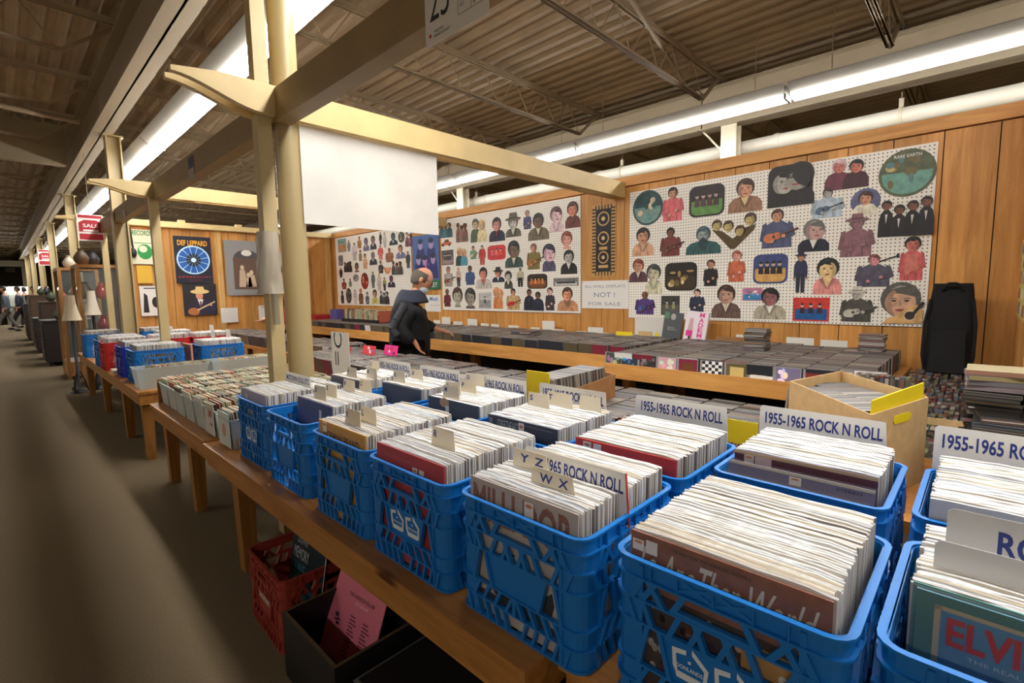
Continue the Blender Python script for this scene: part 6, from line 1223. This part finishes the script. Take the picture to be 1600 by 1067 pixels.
for k, (x, y, z) in enumerate(((.9, 9.6, 1.78), (1.05, 9.8, 1.78), (.85, 10.8, 1.78), (.8, 13.1, .88), (.95, 13.4, .88), (.8, 14.5, 1.23), (1.0, 14.7, 1.23), (.8, 16.4, .83), (.95, 16.9, .83), (.85, 19, 1.38), (1.0, 19.6, 1.38), (.7, 21.5, 1.13))):
    vase(x, y, z, VP, P(rr.choice(((90, 70, 50), (190, 180, 160), (60, 70, 50), (150, 60, 40), (220, 214, 200), (40, 36, 40)))), ('jar on top of the nearest cabinet', 'second jar on top of the nearest cabinet', 'jar on top of the second cabinet', 'grey jar on the dark dresser', 'small pot beside the jar on the dark dresser', 'vase on the dark brown bookcase', 'second vase on the dark brown bookcase', 'vase on the low black chest', 'second vase on the low black chest', 'vase on the brown shelf unit', 'second vase on the brown shelf unit', 'vase on the dark sideboard')[k], .7+.35*rr.random())
for x, y, z, s, l in ((.96, 8.84, 2.07, .8, 'red and white sale sign hanging above the cabinets'), (1.05, 19.0, 2.2, 1, 'smaller red sign farther down the aisle')):
    t = thing('sale_sign', l, 'sign', mw=face_cam_y(x, y, z) @ Matrix.Scale(s, 4)); b = MB(); b.box(-.17, 0, -.003, .17, .44, 0, PAPER); b.build('card', t)
    b = MB(); RD = P((176, 30, 44)); b.prism(rect(-.155, .38, .155, .43), 0, .001, RD); b.prism(rect(-.155, .02, .155, .12), 0, .001, RD); b.prism([(-.155, .15), (.155, .15), (.155, .3), (.08, .35), (-.08, .35), (-.155, .3)], 0, .001, RD); b.prism(rect(-.1, .16, .1, .19), .001, .002, PAPER); b.build('red_print', t)
    text('SALE', .2, .06, PAPER, t, T(0, .255, .0012)); b = MB(); b.cyl((0, .44, 0), (0, (DZ-z)/s, 0), .003, STEEL_C, 5); b.build('cord', t)
# far end: lit showcases, white bulkhead, exit sign
b = MB(); b.box(-2.6, 36, 2.9, 1.1, 36.2, 3.2, mat('bulkhead_paint', (150, 142, 122), .6)); tag(b.build('bulkhead'), 'pale bulkhead panel above the far end of the aisle', 'panel')
for x, l in ((.25, 'lit glass showcase at the far end, left one'), (-1.6, 'lit glass showcase at the far end, right one')):
    t = thing('showcase', l, 'showcase', (x, 34.5, 0)); b = MB(); b.box(0, 0, 0, 1.6, .6, .9, P((120, 116, 100))); b.build('base', t); b = MB(); b.box(.02, .02, .9, 1.58, .58, 1.8, mat('showcase_back', (190, 196, 186), .5)); b.build('shelves', t)
    b = MB(); b.box(.0, -.02, 1.8, 1.6, .6, 1.86, P((190, 190, 180))); b.build('top', t); b = MB(); b.box(.1, -.06, 1.7, 1.5, -.02, 1.79, LAMPM); b.build('light_strip', t)
t = thing('exit_sign', 'small red-lettered exit sign on the far wall', 'sign', mw=face_cam_y(.7, 43.95, 2.9)); b = MB(); b.box(-.2, 0, -.03, .2, .24, 0, PAPER); b.build('box', t); text('EXIT', .3, .14, P((190, 40, 40)), t, T(0, .12, .001))
# hanging ceiling panel on the left
t = thing('ceiling_panel', 'large pale boxed panel hung under the roof at the left edge', 'panel'); b = MB(); b.box(-2.6, 9.9, 3.25, .88, 10.1, 3.8, mat('panel_paint', (150, 138, 112), .6)); b.build('panel', t)
for x in (-2.3, .6): b = MB(); b.cyl((x, 10.0, 3.8), (x, 10.0, DZ), .01, STEEL_C, 6); b.build('hanger_rod', t)
b = MB(); b.tube([(-3.5, 7.5, 3.36), (-1.2, 7.5, 3.32), (-.6, 7.6, 3.36), (.85, 7.9, 3.38)], .03, STEEL_C, 8); tag(b.build('conduit'), 'bent conduit under the roof over the aisle', 'conduit')
